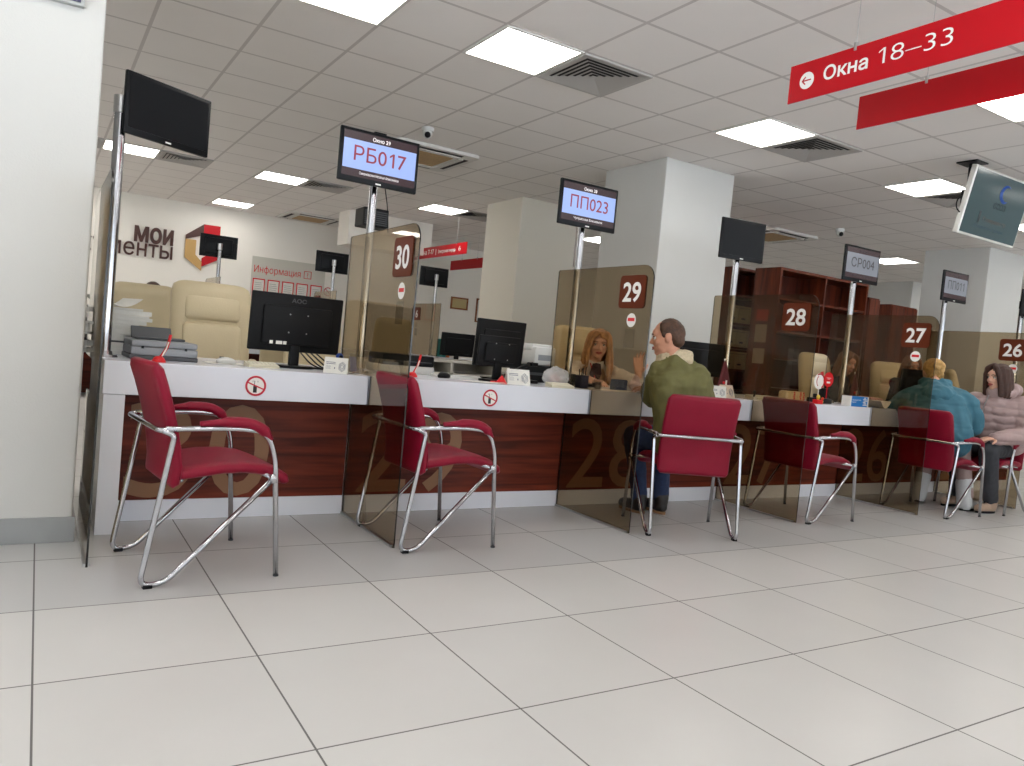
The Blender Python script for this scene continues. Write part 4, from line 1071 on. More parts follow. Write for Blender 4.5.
# folders on the back row
for k, (x, mm, w_) in enumerate(((5.19, mat('teal folder', (30, 130, 130), .5), .05), (5.26, mat('orange folder', (200, 110, 50), .5), .03), (5.32, M_lett, .05))):
    f = thing('ring_binder', ('teal', 'orange', 'white')[k]+' ring binder standing on the back row counter by the pole', 'binder', (x, 10.45, .8105))
    B().box((-w_/2, -.12, 0), (w_/2, .12, .27 if k < 2 else .2), bev=.003).done('cover', mm, f); B().cyl((0, -.121, .07), (0, -.1235, .07), .012).done('finger_hole', M_blackpl, f)

# bookcases
def bookcase(x0, x1, y0, dep, ztop, label, cols, shelves, rz=0, nm='bookcase'):
    t = thing(nm, label, 'bookcase', (x0, y0, 0), rz=rz); w_ = x1-x0
    B().box((0, 0, .002), (.03, dep, ztop)).box((w_-.03, 0, .002), (w_, dep, ztop)).box((.03, 0, ztop-.03), (w_-.03, dep, ztop)).box((.03, .02, .002), (w_-.03, dep, .08)).done('carcass', M_shelfw, t)
    B().box((.03, dep-.012, .08), (w_-.03, dep-.002, ztop-.03)).done('back_panel', M_shelfd, t)
    for c in range(1, cols):
        xx = w_*c/cols; B().box((xx-.012, .005, .08), (xx+.012, dep-.013, ztop-.03)).done('divider', M_shelfw, t)
    for z in shelves:
        for c in range(cols):
            a = .03 if c == 0 else w_*c/cols+.012; b_ = w_-.03 if c == cols-1 else w_*(c+1)/cols-.012
            B().box((a, .01, z-.012), (b_, dep-.013, z+.012)).done('shelf', M_shelfw, t)
    return t
bookcase(6.92, 8.52, 5.75, .36, 2.2, 'tall open cherry bookcase behind the number 28 glass', 2, (.45, .85, 1.2, 1.5, 1.86))
bookcase(7.28, 8.55, 6.78, .34, 2.3, 'farther bookcase holding pale file boxes', 2, (.42, .76, 1.02, 1.30, 1.60, 1.95))
t = thing('wooden_cabinet', 'tall closed cherry cabinet behind the number 27 glass', 'cabinet', (9.95, 6.35, 0))
B().box((0, 0, .002), (.62, .42, 2.12), bev=.003).done('carcass', M_shelfw, t)
for s in (0, 1): 
    d = B().box((.01+.305*s, -.02, .08), (.305+.305*s, -.001, 2.1), bev=.002).done('door', M_shelfw, t); B().cyl((.28+.05*s, -.021, 1.0), (.28+.05*s, -.021, 1.14), .006).done('handle', M_steel, d)
t = thing('wooden_cabinet', 'cherry cabinet end right of the tall open bookcase', 'cabinet', (8.62, 5.80, 0))
B().box((0, 0, .002), (.22, .42, 2.06), bev=.003).done('carcass', M_shelfd, t); B().box((.01, -.018, .08), (.21, -.001, 2.04), bev=.002).done('door', M_shelfw, t)
# file boxes on the farther bookcase
M_fbox = mat('pale carton', (196, 184, 146), .7, noise_amt=.05, nscale=10)
fb = thing('file_box', '', 'file box', group='pale file boxes on the farther bookcase')
B().box((-.09, -.13, 0), (.09, .12, .22), bev=.002).done('carton', M_fbox, fb)
B().box((-.04, -.1318, .05), (.03, -.1305, .07)).done('print', M_black, fb); B().box((-.09, -.1325, .19), (.09, -.1302, .195)).done('lid_edge', M_dgrey, fb)
first = True
names = {1.60: 'upper', 1.30: 'middle', 1.02: 'lower'}
for z in (1.60, 1.30, 1.02):
    for k in range(3):
        c = fb if first else copy_tree(fb); first = False
        c.location = (7.41+k*.19, 6.95, z+.0125)
        c['label'] = '%s pale file box in the %s row of the farther bookcase' % (('left', 'centre', 'right')[k], names[z])
# small papers stuck to the bookcase side
for k, (z, s_) in enumerate(((1.60, .13), (1.36, .2), (1.12, .17))):
    o = B().box((6.914, 5.86, z), (6.9185, 6.02, z+s_)).done('notice_sheet', mat('notice red', (170, 60, 50), .6) if k == 0 else mat('faded notice', (170, 150, 130), .7))
    tag(o, ('small red notice', 'upper pale notice', 'lower pale notice')[k]+' stuck on the bookcase side', 'notice')
# ------------------------------------------------------------------ people
def blob(build, name, m, parent, voxel=.009, sm=4, disp=None, label=None):
    b = B(); build(b)
    me = bpy.data.meshes.new('tmp'); b.bm.to_mesh(me); b.bm.free()
    o = bpy.data.objects.new('tmp', me); COL.objects.link(o)
    md = o.modifiers.new('r', 'REMESH'); md.mode = 'VOXEL'; md.voxel_size = voxel; md.use_smooth_shade = True
    ms = o.modifiers.new('s', 'SMOOTH'); ms.iterations = sm; ms.factor = .5
    dg = bpy.context.evaluated_depsgraph_get(); nm = bpy.data.meshes.new_from_object(o.evaluated_get(dg))
    bpy.data.objects.remove(o); bpy.data.meshes.remove(me)
    if disp:
        nrm = [v.normal.copy() for v in nm.vertices]
        for v, n_ in zip(nm.vertices, nrm): v.co += n_*disp(v.co)
    for p in nm.polygons: p.use_smooth = True
    nm.materials.clear(); nm.materials.append(m); nm.name = name
    ob = bpy.data.objects.new(name, nm); return put(ob, parent, label)

V = Vector
def folds(amp, fr=18, st=(1, 1, .5), seed=0):
    def f(c):
        q = V((c.x*fr*st[0]+seed, c.y*fr*st[1], c.z*fr*st[2]))
        return amp*(noise.noise(q)+.5*noise.noise(q*2.1)) - amp*.5*abs(noise.noise(q*1.3+V((5, 5, 5))))
    return f
def puffer(amp, pitch=.065, slope=.0):
    def f(c):
        w = (c.z+slope*c.x+.012*noise.noise(c*9))/pitch
        return amp*(abs(math.sin(w*PI))**.5-.6)+.004*noise.noise(c*35)
    return f

def head_frame(c, face, tilt=0.0):
    """matrix: local +Y = face direction, +Z up; tilt bows the head forward"""
    f = V(face); f.z = 0; f.normalize(); x = f.cross(V((0, 0, 1)))
    M_ = Matrix(((x.x, f.x, 0, c[0]), (x.y, f.y, 0, c[1]), (0, 0, 1, c[2]), (0, 0, 0, 1)))
    return M_ @ Matrix.Rotation(-tilt, 4, 'X')
def head_prims(b, H, s=1.0, female=False):
    """head ~.23 tall; origin at the centre between ears"""
    def E_(c, r, sub=3): 
        rr = bmesh.ops.create_icosphere(b.bm, subdivisions=sub, radius=1.0)
        bmesh.ops.transform(b.bm, matrix=H @ Matrix.Translation(V(c)*s) @ Matrix.Diagonal((r[0]*s, r[1]*s, r[2]*s, 1)), verts=rr['verts'])
    def C_(a, c, ra, rb): b.cap(H @ (V(a)*s), H @ (V(c)*s), ra*s, rb*s)
    E_((0, -.012, .035), (.074, .094, .082)); E_((0, .012, -.01), (.066, .078, .088))
    E_((0, .035, -.06), (.048 if female else .054, .045, .042)); E_((0, .062, -.088), (.022, .022, .02))       # jaw, chin
    E_((0, .070, .035), (.052, .022, .028)); 
    for sx in (-1, 1):
        E_((sx*.033, .058, -.022), (.024, .026, .024))      # cheeks
        E_((sx*.03, .078, .022), (.022, .012, .008))         # brow
        E_((sx*.077, -.004, -.005), (.010, .020, .032))      # ear
        E_((sx*.011, .092, -.030), (.010, .010, .008))       # nostril
    C_((0, .082, .012), (0, .101, -.024), .0085, .0125)      # nose
    C_((-.018, .083, -.0545), (.018, .083, -.0545), .0065, .0065); C_((-.014, .082, -.064), (.014, .082, -.064), .0075, .0075)
def face_parts(root, H, s=1.0, lip=(170, 92, 84), brow=(70, 48, 34), iris=(60, 50, 40)):
    def loc(p): return H @ (V(p)*s)
    m_w = mat('eye white', (232, 228, 222), .25); m_i = mat('iris %d' % iris[0], iris, .2); m_l = mat('lips %d' % lip[0], lip, .45); m_b = mat('eyebrow %d' % brow[0], brow, .8)
    for sx in (-1, 1):
        e = B().ell(loc((sx*.031, .074, .004)), .0125*s, sub=2).done('eye', m_w, root, smooth=True)
        B().ell(loc((sx*.031, .0825, .003)), .0062*s, sub=2).done('iris', m_i, e, smooth=True)
        B().tube([loc((sx*.013, .093, .024)), loc((sx*.030, .0925, .0295)), loc((sx*.048, .083, .023))], .0032*s, 6).done('eyebrow', m_b, root, smooth=True)
        B().tube([loc((sx*.018, .085, .012)), loc((sx*.031, .0885, .0145)), loc((sx*.046, .079, .008))], .0026*s, 6).done('eyelid', m_b, root, smooth=True)
    B().tube([loc((-.024, .084, -.0575)), loc((-.008, .0925, -.054)), loc((.008, .0925, -.054)), loc((.024, .084, -.0575))], .0048*s, 8).tube([loc((-.02, .084, -.0605)), loc((0, .0925, -.066)), loc((.02, .084, -.0605))], .0052*s, 8).done('lips', m_l, root, smooth=True)
def hand_prims(b, w, d, n, side=1, curl=.5, s=1.0, spread=.12):
    """w wrist, d pointing direction, n palm normal, side picks the thumb side"""
    w = V(w); d = V(d).normalized(); n = (V(n)-d*V(n).dot(d)).normalized(); x = d.cross(n)*side
    for k in range(4):
        u = (k-1.5)*.0195*s
        b.cap(w+x*u*.55, w+d*.085*s+x*u, .0145*s, .0115*s, 10)
        L_ = (.040, .046, .043, .034)[k]*s; base = w+d*.085*s+x*u; dr = (d+x*(k-1.5)*spread).normalized(); p = base
        for j, (f, r0, r1) in enumerate(((1, .0098, .009), (.72, .009, .0082), (.6, .0082, .007))):
            a = curl*(.35+.75*j)+(k*.06); q = p+(dr*math.cos(a)+n*math.sin(a))*L_*f
            b.cap(p, q, r0*s, r1*s, 10); p = q
    t0 = w+d*.022*s-x*.024*s+n*.004*s; t1 = t0+(d*.55-x*.75+n*.35).normalized()*.042*s; t2 = t1+(d*.85-x*.25+n*.45).normalized()*.032*s
    b.cap(t0, t1, .015*s, .0115*s, 10); b.cap(t1, t2, .0112*s, .009*s, 10)
    b.cap(w-d*.02, w+d*.03*s, .021*s, .022*s, 10)

M_skin = mat('skin', (206, 150, 124), .5, noise_amt=.05, nscale=30, spec=.4)
M_skin2 = mat('fair skin', (228, 178, 152), .5, noise_amt=.05, nscale=30, spec=.4)

def person(J, label, skin, head_s=1.0, female=False, tilt=0.0, fine=.0065):
    """J: joints in world metres. Body skin (head, neck, trunk, limbs, hands) is one surface."""
    root = thing('person', label, 'person', (J['hip'][0], J['hip'][1], 0))
    off = V((J['hip'][0], J['hip'][1], 0)); J = {k: (V(v)-off if k not in ('face', 'handd', 'handn', 'curl', 'curlL', 'handdL', 'handnL') else v) for k, v in J.items()}
    H = head_frame(J['head'], J['face'], tilt)
    def body(b):
        head_prims(b, H, head_s, female)
        b.cap(H @ V((0, -.02, -.06)), J['neck'], .05*head_s, .056*head_s)
        b.cap(J['neck'], J['chest'], .06, .10); b.cap(J['chest'], J['hip'], .11, .115)
        b.cap(J['shL'], J['shR'], .05, .05)
        for s_ in 'LR':
            b.cap(J['sh'+s_], J['el'+s_], .046, .038); b.cap(J['el'+s_], J['wr'+s_], .036, .025)
            hd = J.get('handd' if s_ == 'R' else 'handdL', (J['wr'+s_]-J['el'+s_]))
            hand_prims(b, J['wr'+s_], hd, J.get('handn' if s_ == 'R' else 'handnL', (0, 0, -1)), 1 if s_ == 'R' else -1, J.get('curl', .45) if s_ == 'R' else J.get('curlL', .45))
            b.cap(J['hip']+(J['kn'+s_]-J['hip'])*.15, J['kn'+s_], .075, .052); b.cap(J['kn'+s_], J['an'+s_], .05, .036); b.cap(J['an'+s_]-V((0, 0, .05)), J['to'+s_]+(J['an'+s_]-J['to'+s_])*.35, .026, .018)
    blob(body, 'body', skin, root, voxel=fine, sm=3)
    return root, J, H

def trousers(root, J, m, r=(.098, .072, .058), fold=.006, hipr=.125):
    def f(b):
        b.ell(J['hip'], (hipr*1.15, hipr*1.05, hipr*.85)); hl = J['shR']-J['shL']; hl.z = 0; hl.normalize()
        for s_, sg in (('L', -1), ('R', 1)):
            h0 = J['hip']+hl*sg*.075; b.cap(h0, J['kn'+s_], r[0], r[1]); b.cap(J['kn'+s_], J['an'+s_]+V((0, 0, .02)), r[1], r[2])
    return blob(f, 'trousers', m, root, .010, 4, folds(fold, 16))
def shoe(root, J, s_, m, msole, h=.05, high=0.0, name='shoe'):
    a = J['an'+s_]; t = J['to'+s_]; d = (t-a); d.z = 0; d.normalize(); base = V((a.x, a.y, 0))
    def f(b):
        b.cap(base-d*.03+V((0, 0, .045)), base+d*.13+V((0, 0, .038)), .036, .034); b.cap(base+d*.05+V((0, 0, .055)), base+d*.14+V((0, 0, .04)), .036, .036)
        b.cap(base-d*.01+V((0, 0, .05)), base-d*.01+V((0, 0, .115 if not high else .08)), .047, .052)
        if high: b.cap(base-d*.01+V((0, 0, .05)), J['an'+s_].lerp(J['kn'+s_], .30)+V((0, 0, .01)), .060, .070)
    o = blob(f, name, m, root, .008, 3)
    for v in o.data.vertices: v.co.z = max(v.co.z, .012)
    x = d.cross(V((0, 0, 1))); out = []
    for k in range(24):
        a_ = 2*PI*k/24; out.append((math.cos(a_)*.04, .055+math.sin(a_)*.118))
    B().prism(out, base+V((0, 0, .002)), x, d, (0, 0, .018)).done('sole', msole, o, auto=AU)
    return o
def hair_locks(H, s, m, root, locks, cap_r=(.083, .100, .090), cap_c=(0, -.016, .045), voxel=.006, amp=.004, name='hair', extra=None):
    def f(b):
        rr = bmesh.ops.create_icosphere(b.bm, subdivisions=3, radius=1.0)
        bmesh.ops.transform(b.bm, matrix=H @ Matrix.Translation(V(cap_c)*s) @ Matrix.Diagonal((cap_r[0]*s, cap_r[1]*s, cap_r[2]*s, 1)), verts=rr['verts'])
        for pts, r0, r1 in locks:
            P = [H @ (V(p)*s) for p in pts]
            for i in range(len(P)-1):
                u0, u1 = i/(len(P)-1), (i+1)/(len(P)-1); b.cap(P[i], P[i+1], (r0+(r1-r0)*u0)*s, (r0+(r1-r0)*u1)*s, 10, sub=1)
        if extra: extra(b)
        # keep the face open: remove what lies in front of it
    def d(c):
        l = H.inverted() @ c
        return amp*noise.noise(V((l.x*90, l.y*90, l.z*9)))
    return blob(f, name, m, root, voxel, 1, d)
def long_hair(length=.3, front=.07, r=.018, out=.0):
    L_ = []
    for k in range(15):
        a = math.radians(-35+k*250/14)   # around the head, from right front over the back to the left front
        a2 = a; x, y = math.cos(a2), -math.sin(a2)
        if y > .55: continue
        ln = length*(1-.15*abs(math.sin(k*2.3)))
        L_.append(([(x*.030, y*.035, .118-r*.9), (x*.066, y*.075, .085-r*.3), (x*.080, y*.088, .035), (x*(.086+out*.3), y*.092-.005, -.02), (x*(.088+out), y*.09-.01, -.10), (x*(.092+out), y*.085-.012, -.10-ln*.5), (x*(.085+out), y*.08-.01, -.10-ln)], r*1.1, r*.6))
    return L_

# ---- clerk behind window 29
M_blond = mat('dark blonde hair', (178, 132, 88), .5, noise_amt=.3, nscale=26)
root, J, H = person(dict(head=(3.83, 4.90, 1.125), face=(-.56, -.83, 0), neck=(3.83, 4.96, .99), chest=(3.82, 4.99, .84), hip=(3.80, 5.10, .55), shL=(3.975, 4.95, .925), shR=(3.675, 5.0, .925),
    elL=(4.03, 4.62, .855), wrL=(3.955, 4.53, .925), elR=(3.56, 4.86, .86), wrR=(3.60, 4.66, .85), knL=(3.9, 4.72, .5), knR=(3.72, 4.72, .5), anL=(3.9, 4.75, .1), anR=(3.72, 4.75, .1), toL=(3.9, 4.62, .04), toR=(3.72, 4.62, .04),
    handdL=(-.25, -.05, 1), handnL=(-.4, -.9, .1), curlL=.38), 'blonde clerk in white blouse and beige vest behind window 29, one hand raised', M_skin2, 1.02, True, .05)
def f(b):
    b.cap(J['neck']+V((0, 0, -.05)), J['chest'], .075, .112); b.cap(J['chest'], J['hip'], .118, .13); b.cap(J['shL'], J['shR'], .06, .06)
    for s_ in 'LR': b.cap(J['sh'+s_], J['el'+s_], .062, .052); b.cap(J['el'+s_], J['el'+s_].lerp(J['wr'+s_], .55), .052, .04)
blob(f, 'blouse', mat('white blouse', (222, 214, 204), .75), root, .009, 4, folds(.007, 20))
def f(b):
    hl = (J['shL']-J['shR']).normalized(); fr = V((-.15, -1, 0)).normalized()
    for sg in (-1, 1):
        b.cap(J['chest']+hl*sg*.075+V((0, 0, .075))+fr*.02, J['chest']+hl*sg*.07+V((0, 0, -.08))+fr*.035, .062, .085)
        b.cap(J['chest']+hl*sg*.07+V((0, 0, -.08))+fr*.03, J['hip']+hl*sg*.06, .085, .09)
blob(f, 'vest', mat('beige vest', (196, 158, 116), .8, bump=.3, bscale=90), root, .009, 4, folds(.004, 20))
fr = V((-.35, -.93, 0)).normalized(); hx = fr.cross(V((0, 0, 1)))
nk = J['neck']+V((0, 0, -.045))+fr*.075
b = B()
b.prism([(-.03, .03), (.03, .03), (.05, -.05), (.025, -.135), (-.02, -.125), (-.045, -.05)], nk+fr*.035, hx, (0, 0, 1), fr*.018)
b.ell(nk+fr*.045+V((0, 0, .012)), (.028, .02, .022))
b.done('neck_scarf', mat('dark maroon scarf', (52, 20, 26), .6), root, smooth=False, auto=AU)
b = B()
for sg in (-1, 1): b.prism([(0, .035), (sg*.06, .055), (sg*.062, .0), (sg*.02, -.03)], nk+fr*.022, hx, (0, 0, 1), fr*.008)
b.done('collar', mat('white blouse', (222, 214, 204), .75), root)
B().tube([nk+hx*.05+fr*.03+V((0, 0, .03)), nk+hx*-.005+fr*.06+V((0, 0, -.12)), nk+hx*-.012+fr*.06+V((0, 0, -.15))], .005, 6).done('lanyard', M_redpl, root)
face_parts(root, H, 1.02, (176, 84, 80), (110, 76, 50))
lk = long_hair(.22, r=.027, out=.02)
lk += [([(-.0, .06, .118), (-.045, .082, .085), (-.068, .078, .03), (-.078, .066, -.04), (-.085, .07, -.14), (-.09, .08, -.26)], .017, .014), ([(0, .06, .118), (.045, .082, .085), (.068, .078, .03), (.078, .066, -.04), (.083, .07, -.14), (.088, .07, -.2)], .017, .013),
       ([(-.02, .05, .12), (-.01, .088, .09), (-.035, .092, .055)], .014, .008), ([(-.01, .05, .12), (.012, .088, .092), (.038, .09, .058)], .014, .008), ([(.0, .05, .12), (-.002, .09, .09), (-.014, .096, .062)], .013, .007)]
hair_locks(H, 1.02, M_blond, root, lk, cap_r=(.083, .092, .086), cap_c=(0, -.022, .045))

# ---- man in green jacket
M_brownh = mat('short brown hair', (76, 50, 34), .6, noise_amt=.35, nscale=60)
M_green = mat('olive green jacket', (106, 103, 60), .75, noise_amt=.10, nscale=14, bump=.35, bscale=60)
root, J, H = person(dict(head=(3.335, 3.585, 1.185), face=(-.74, .67, 0), neck=(3.385, 3.565, 1.055), chest=(3.42, 3.515, .90), hip=(3.475, 3.50, .545), shL=(3.30, 3.60, .955), shR=(3.545, 3.485, .955),
    elL=(3.375, 3.73, .80), wrL=(3.47, 3.87, .85), elR=(3.735, 3.60, .79), wrR=(3.68, 3.84, .835), knL=(3.42, 3.90, .53), knR=(3.64, 3.88, .53), anL=(3.53, 3.92, .1), anR=(3.69, 3.88, .1), toL=(3.52, 4.05, .04), toR=(3.70, 4.02, .04),
    handd=(-.15, 1, .0), handdL=(.3, .9, 0)), 'man in an olive green jacket with cream collar, seen from behind on a burgundy chair', M_skin, 1.0, False, .12)
def f(b):
    hl = (J['shR']-J['shL']).normalized(); bk = V((.43, -.9, 0)).normalized()
    b.cap(J['neck']+V((0, 0, -.028)), J['chest'], .088, .13); b.cap(J['shL'], J['shR'], .072, .072)
    for sg in (-1, 1):
        b.cap(J['chest']+hl*sg*.075, J['hip']+hl*sg*.075+V((0, 0, .12)), .125, .125); b.cap(J['hip']+hl*sg*.075+V((0, 0, .12)), J['hip']+hl*sg*.07+V((0, 0, -.01)), .125, .12)
        b.ell(J['chest']+hl*sg*.07+bk*.03+V((0, 0, .04)), (.10, .10, .10))
    for sg, s_ in ((-1, 'L'), (1, 'R')): b.cap(J['neck']+V((0, 0, -.035)), J['sh'+s_]+V((0, 0, .012)), .068, .074)
    for s_ in 'LR': b.cap(J['sh'+s_], J['el'+s_], .076, .064); b.cap(J['el'+s_], J['wr'+s_], .062, .046)
blob(f, 'jacket', M_green, root, .010, 5, lambda c: folds(.013, 11, (1, 1, .7), 3)(c)+.003*noise.noise(c*40)-.005*math.exp(-((c.z-1.0+.25*abs(c.x+.03))/.006)**2))
hl = (J['shR']-J['shL']).normalized(); bk = V((.43, -.9, 0)).normalized()
def f(b):
    c = J['neck']+V((0, 0, .022)); P = [c+hl*math.cos(a)*.070+bk*(.005+math.sin(a)*.062)+V((0, 0, .018*math.sin(a))) for a in [math.radians(-60+30*k) for k in range(11)]]
    for i in range(len(P)-1): b.cap(P[i], P[i+1], .030, .030); b.cap(P[i]-V((0, 0, .03)), P[i+1]-V((0, 0, .03)), .032, .032)
blob(f, 'fleece_collar', mat('cream fleece', (206, 190, 160), .95, noise_amt=.12, nscale=90, bump=.8, bscale=160), root, .007, 2, folds(.003, 90))
seam = B()
for z, k in ((.0, 1),):
    pts = [J['shL']+bk*.105+V((0, 0, .03)), J['chest']+bk*.152+V((0, 0, .075)), J['shR']+bk*.10+V((0, 0, .03))]
trousers(root, J, mat('blue jeans', (34, 50, 84), .8, noise_amt=.2, nscale=30), fold=.006)
for s_ in 'LR': shoe(root, J, s_, mat('black shoe leather', (30, 26, 24), .4), mat('tan sole', (150, 116, 84), .7))
face_parts(root, H, 1.0, (170, 100, 90), (80, 54, 40))
def f(b):
    def E_(c, r, sub=3):
        rr = bmesh.ops.create_icosphere(b.bm, subdivisions=sub, radius=1.0); bmesh.ops.transform(b.bm, matrix=H @ Matrix.Translation(V(c)) @ Matrix.Diagonal((*r, 1)), verts=rr['verts'])
    E_((0, -.040, .030), (.079, .072, .074)); E_((0, -.018, .046), (.0762, .082, .0775)); E_((0, -.055, -.015), (.066, .052, .052))
    for sx in (-1, 1): E_((sx*.058, .0, .055), (.024, .048, .04)); E_((sx*.064, .022, .028), (.012, .016, .03)); E_((sx*.050, .008, .080), (.022, .040, .022))
blob(f, 'hair', M_brownh, root, .006, 2, lambda c: .0025*noise.noise(c*120))

# ---- woman in teal jacket
M_teal = mat('teal jacket', (52, 108, 128), .6, noise_amt=.08, nscale=12, bump=.25, bscale=50)
root, J, H = person(dict(head=(6.675, 3.80, 1.155), face=(.60, .80, 0), neck=(6.62, 3.74, 1.05), chest=(6.54, 3.66, .87), hip=(6.49, 3.59, .565), shL=(6.44, 3.82, .92), shR=(6.69, 3.49, .92),
    elL=(6.52, 4.02, .83), wrL=(6.74, 4.08, .86), elR=(6.80, 3.46, .74), wrR=(6.98, 3.62, .66), knL=(6.86, 3.86, .53), knR=(6.90, 3.60, .53), anL=(6.79, 3.86, .1), anR=(6.87, 3.50, .1), toL=(6.90, 3.90, .04), toR=(6.99, 3.50, .04),
    handd=(.8, .4, -.1), handdL=(1, .2, 0)), 'woman in a bulky teal jacket with blonde hair tied up, seen from behind', M_skin2, .97, True, .15)
hl = (J['shR']-J['shL']).normalized(); bk = -V((.75, .66, 0)).normalized()
def f(b):
    b.cap(J['neck']+V((0, 0, -.06)), J['chest'], .12, .18); b.cap(J['shL'], J['shR'], .09, .09)
    for s_ in 'LR': b.cap(J['neck']+V((0, 0, -.04)), J['sh'+s_], .085, .10)
    for sg in (-1, 1): b.cap(J['chest']+hl*sg*.09, J['hip']+hl*sg*.10+V((0, 0, .06)), .165, .17); b.cap(J['hip']+hl*sg*.1+V((0, 0, .05)), J['hip']+hl*sg*.11+V((0, 0, -.005)), .165, .125)
    for s_ in 'LR': b.cap(J['sh'+s_], J['el'+s_], .10, .082); b.cap(J['el'+s_], J['wr'+s_], .08, .055)
def teal_d(c):
    q = folds(.012, 10, (1, 1, 1), 8)(c)
    return q-.006*math.exp(-((c.z-.90)/.006)**2)-.006*math.exp(-((c.z-.72)/.006)**2)
jk = blob(f, 'jacket', M_teal, root, .011, 5, teal_d)
for v in jk.data.vertices: v.co.z = max(v.co.z, .462)
def f(b):
    c = J['neck']+V((0, 0, -.03))+bk*.05
    b.ell(c+bk*.075+V((0, 0, -.05)), (.165, .165, .10)); b.ell(c+bk*.02+V((0, 0, .02)), (.13, .13, .06))
    for a in range(0, 360, 30):
        q = J['neck']+V((.095*math.cos(math.radians(a)), .095*math.sin(math.radians(a)), .015)); b.ell(q, (.042, .042, .05))
blob(f, 'hood', M_teal, root, .010, 4, folds(.012, 16))
trousers(root, J, mat('mauve grey trousers', (150, 130, 128), .8), fold=.005)
for s_ in 'LR': shoe(root, J, s_, mat('white quilted boot', (196, 198, 200), .6, bump=.5, bscale=30), M_blackmt, high=.15, name='boot')
face_parts(root, H, .97)
M_blond2 = mat('light blonde hair', (196, 156, 96), .55, noise_amt=.3, nscale=40)
hair_locks(H, .97, M_blond2, root, [([(.0, -.085, .03), (.03, -.12, .05), (.0, -.13, .075), (-.03, -.115, .055), (-.01, -.125, .03)], .030, .024)]+[([(x*.9, .06, .085), (x*1.1, -.0, .112-abs(x)*.3), (x*1.0, -.07, .085)], .012, .010) for x in (-.05, -.03, 0, .03, .05)]+[([(x, -.03, -.06), (x*.8, -.075, -.02), (x*.3, -.11, .04)], .018, .014) for x in (-.06, -.03, .03, .06)],
           cap_r=(.088, .102, .090), amp=.005)

# ---- woman in pale pink puffer jacket
M_pink = mat('pale pink puffer', (172, 148, 146), .5, noise_amt=.05, nscale=12)
root, J, H = person(dict(head=(7.175, 3.50, 1.165), face=(-.93, .28, 0), neck=(7.215, 3.49, 1.04), chest=(7.255, 3.50, .87), hip=(7.30, 3.52, .565), shL=(7.30, 3.33, .93), shR=(7.17, 3.66, .93),
    elL=(7.24, 3.22, .70), wrL=(6.97, 3.36, .650), elR=(7.05, 3.74, .74), wrR=(6.95, 3.62, .68), knL=(6.93, 3.39, .53), knR=(6.95, 3.62, .53), anL=(7.04, 3.38, .1), anR=(7.02, 3.67, .1), toL=(6.92, 3.40, .04), toR=(6.90, 3.68, .04),
    handdL=(-1, .55, -.12), handnL=(0, .1, -1), curlL=.3), 'woman with long dark hair in a pale pink puffer jacket sitting at the right edge', M_skin2, .97, True, .05)
hl = (J['shL']-J['shR']).normalized()
def f(b):
    b.cap(J['neck']+V((0, 0, -.06)), J['chest'], .10, .155); b.cap(J['shL'], J['shR'], .085, .085)
    for sg in (-1, 1): b.cap(J['chest']+hl*sg*.07, J['hip']+hl*sg*.08+V((0, 0, .06)), .15, .16)
    for s_ in 'LR': b.cap(J['sh'+s_], J['el'+s_], .098, .082); b.cap(J['el'+s_], J['wr'+s_], .08, .056)
jk = blob(f, 'puffer_jacket', M_pink, root, .010, 4, puffer(.017, .07))
for v in jk.data.vertices: v.co.z = max(v.co.z, .50)
def f(b):
    for k in range(14):
        a = math.radians(k*360/14); q = J['neck']+V((.085*math.cos(a)+.02, .10*math.sin(a), .0+.03*(math.cos(a) > -.2))); b.ell(q, (.042, .042, .05))
    b.ell(J['neck']+V((.11, -.02, .03)), (.07, .11, .075))
blob(f, 'hood', M_pink, root, .010, 4, folds(.008, 14))
B().tube([J['neck']+V((-.125, .03, -.03)), J['chest']+V((-.172, .05, .03)), J['chest']+V((-.185, .05, -.10))], .004, 6).done('zip', M_steel, root)
B().box((-.02, -.02, 0), (.02, .02, .012), mtx=Matrix.Translation(J['wrL'])).done('cuff_tab', M_dgrey, root)
trousers(root, J, mat('charcoal jeans', (52, 54, 60), .8, noise_amt=.12, nscale=30), r=(.10, .078, .06), fold=.006)
for s_ in 'LR':
    so = shoe(root, J, s_, mat('beige suede boot', (176, 150, 130), .8), M_blackmt, high=.0)
    d = (J['to'+s_]-J['an'+s_]); d.z = 0; d.normalize(); x = d.cross(V((0, 0, 1))); a = J['an'+s_]; q = B()
    for k in range(3): c = V((a.x, a.y, 0))+d*(.05+.022*k)+V((0, 0, .094-.006*k)); q.tube([c-x*.02, c+x*.02], .003, 6)
    q.done('laces', M_blackmt, so)
face_parts(root, H, .97, (176, 84, 88), (60, 40, 32))
M_dark = mat('dark brown long hair', (62, 36, 26), .6, noise_amt=.25, nscale=30)
lk = long_hair(.07, r=.034, out=.012)+[([(.0, .05, .12), (sx*.045, .078, .09), (sx*.068, .072, .03), (sx*.079, .055, -.05), (sx*.083, .045, -.15)], .022, .024) for sx in (-1, 1)]
hair_locks(H, .97, M_dark, root, lk, cap_r=(.086, .096, .090), cap_c=(0, -.020, .045))

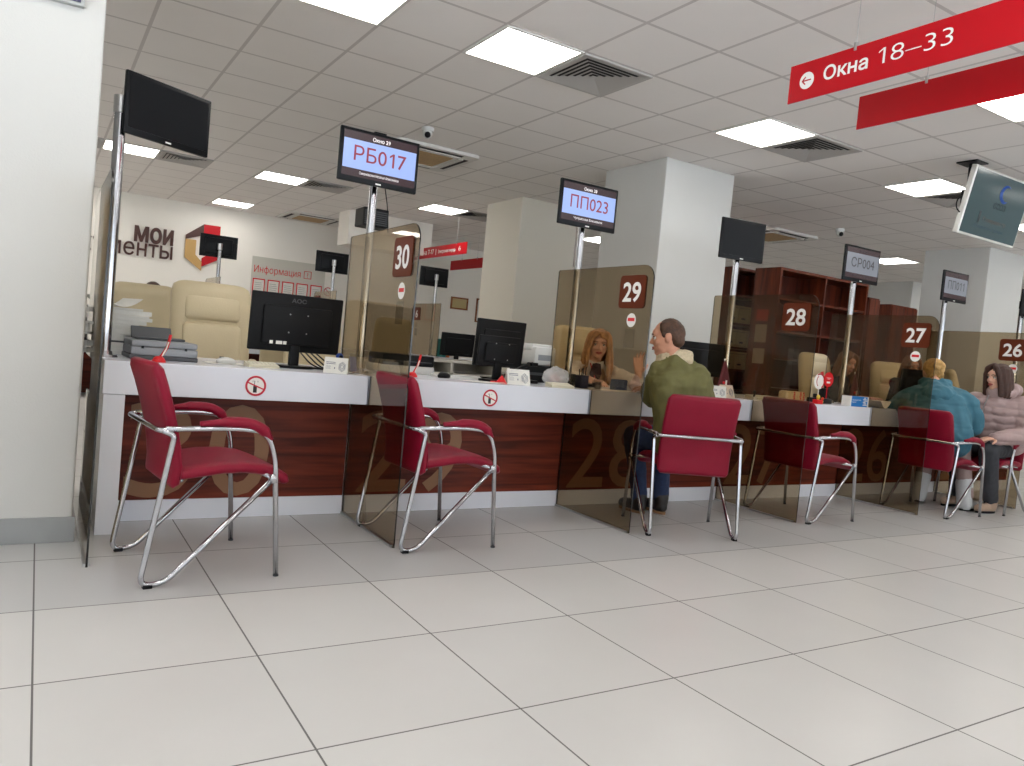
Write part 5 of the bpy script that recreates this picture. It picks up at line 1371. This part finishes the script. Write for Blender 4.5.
# ---- clerks further back
def clerk(x, y, zs, face, label, hair, top, lk, tilt=.1, hd=None):
    y0 = y+.16
    root, J, H = person(dict(head=(x, y, zs), face=face, neck=(x, y+.05, zs-.125), chest=(x, y+.08, zs-.28), hip=(x, y0, .56), shL=(x+.16, y+.07, zs-.19), shR=(x-.16, y+.07, zs-.19),
        elL=(x+.22, y-.06, zs-.4), wrL=(x+.10, y-.25, max(.85, zs-.42)), elR=(x-.24, y-.1, zs-.38), wrR=(x-.2, y-.30, .86), knL=(x+.1, y-.22, .5), knR=(x-.1, y-.22, .5), anL=(x+.1, y-.2, .1), anR=(x-.1, y-.2, .1), toL=(x+.1, y-.3, .04), toR=(x-.1, y-.3, .04)), label, M_skin, .97, True, tilt, .008)
    def f(b):
        b.cap(J['neck']+V((0, 0, -.05)), J['chest'], .075, .12); b.cap(J['chest'], J['hip'], .125, .13); b.cap(J['shL'], J['shR'], .06, .06)
        for s_ in 'LR': b.cap(J['sh'+s_], J['el'+s_], .062, .05); b.cap(J['el'+s_], J['wr'+s_], .05, .035)
    blob(f, 'blouse', top, root, .010, 4, folds(.006, 20))
    trousers(root, J, M_blackmt, fold=.004)
    face_parts(root, H, .97); hair_locks(H, .97, hair, root, lk, cap_r=(.086, .096, .090), cap_c=(0, -.020, .045), voxel=.008)
M_lightbr = mat('light brown hair', (128, 88, 60), .5, noise_amt=.25, nscale=30)
lk2 = long_hair(.2, r=.022, out=.018)+[([(.0, .05, .12), (sx*.045, .078, .09), (sx*.068, .074, .03), (sx*.079, .062, -.05), (sx*.085, .06, -.2)], .018, .014) for sx in (-1, 1)]
clerk(7.15, 4.98, 1.20, (-.2, -1, 0), 'clerk with long light brown hair behind the ticket СР004 pole', M_lightbr, mat('dark blouse', (40, 38, 42), .8), lk2, .25)
clerk(8.22, 4.93, 1.235, (-.5, -.9, 0), 'brown haired clerk mostly hidden behind the upright monitor', M_lightbr, mat('dark blouse', (40, 38, 42), .8), lk2, .1)
clerk(1.02, 9.0, 1.26, (.1, 1, 0), 'distant person whose dark hair shows over the far left cream chair', M_dark, M_white, lk2, 0)
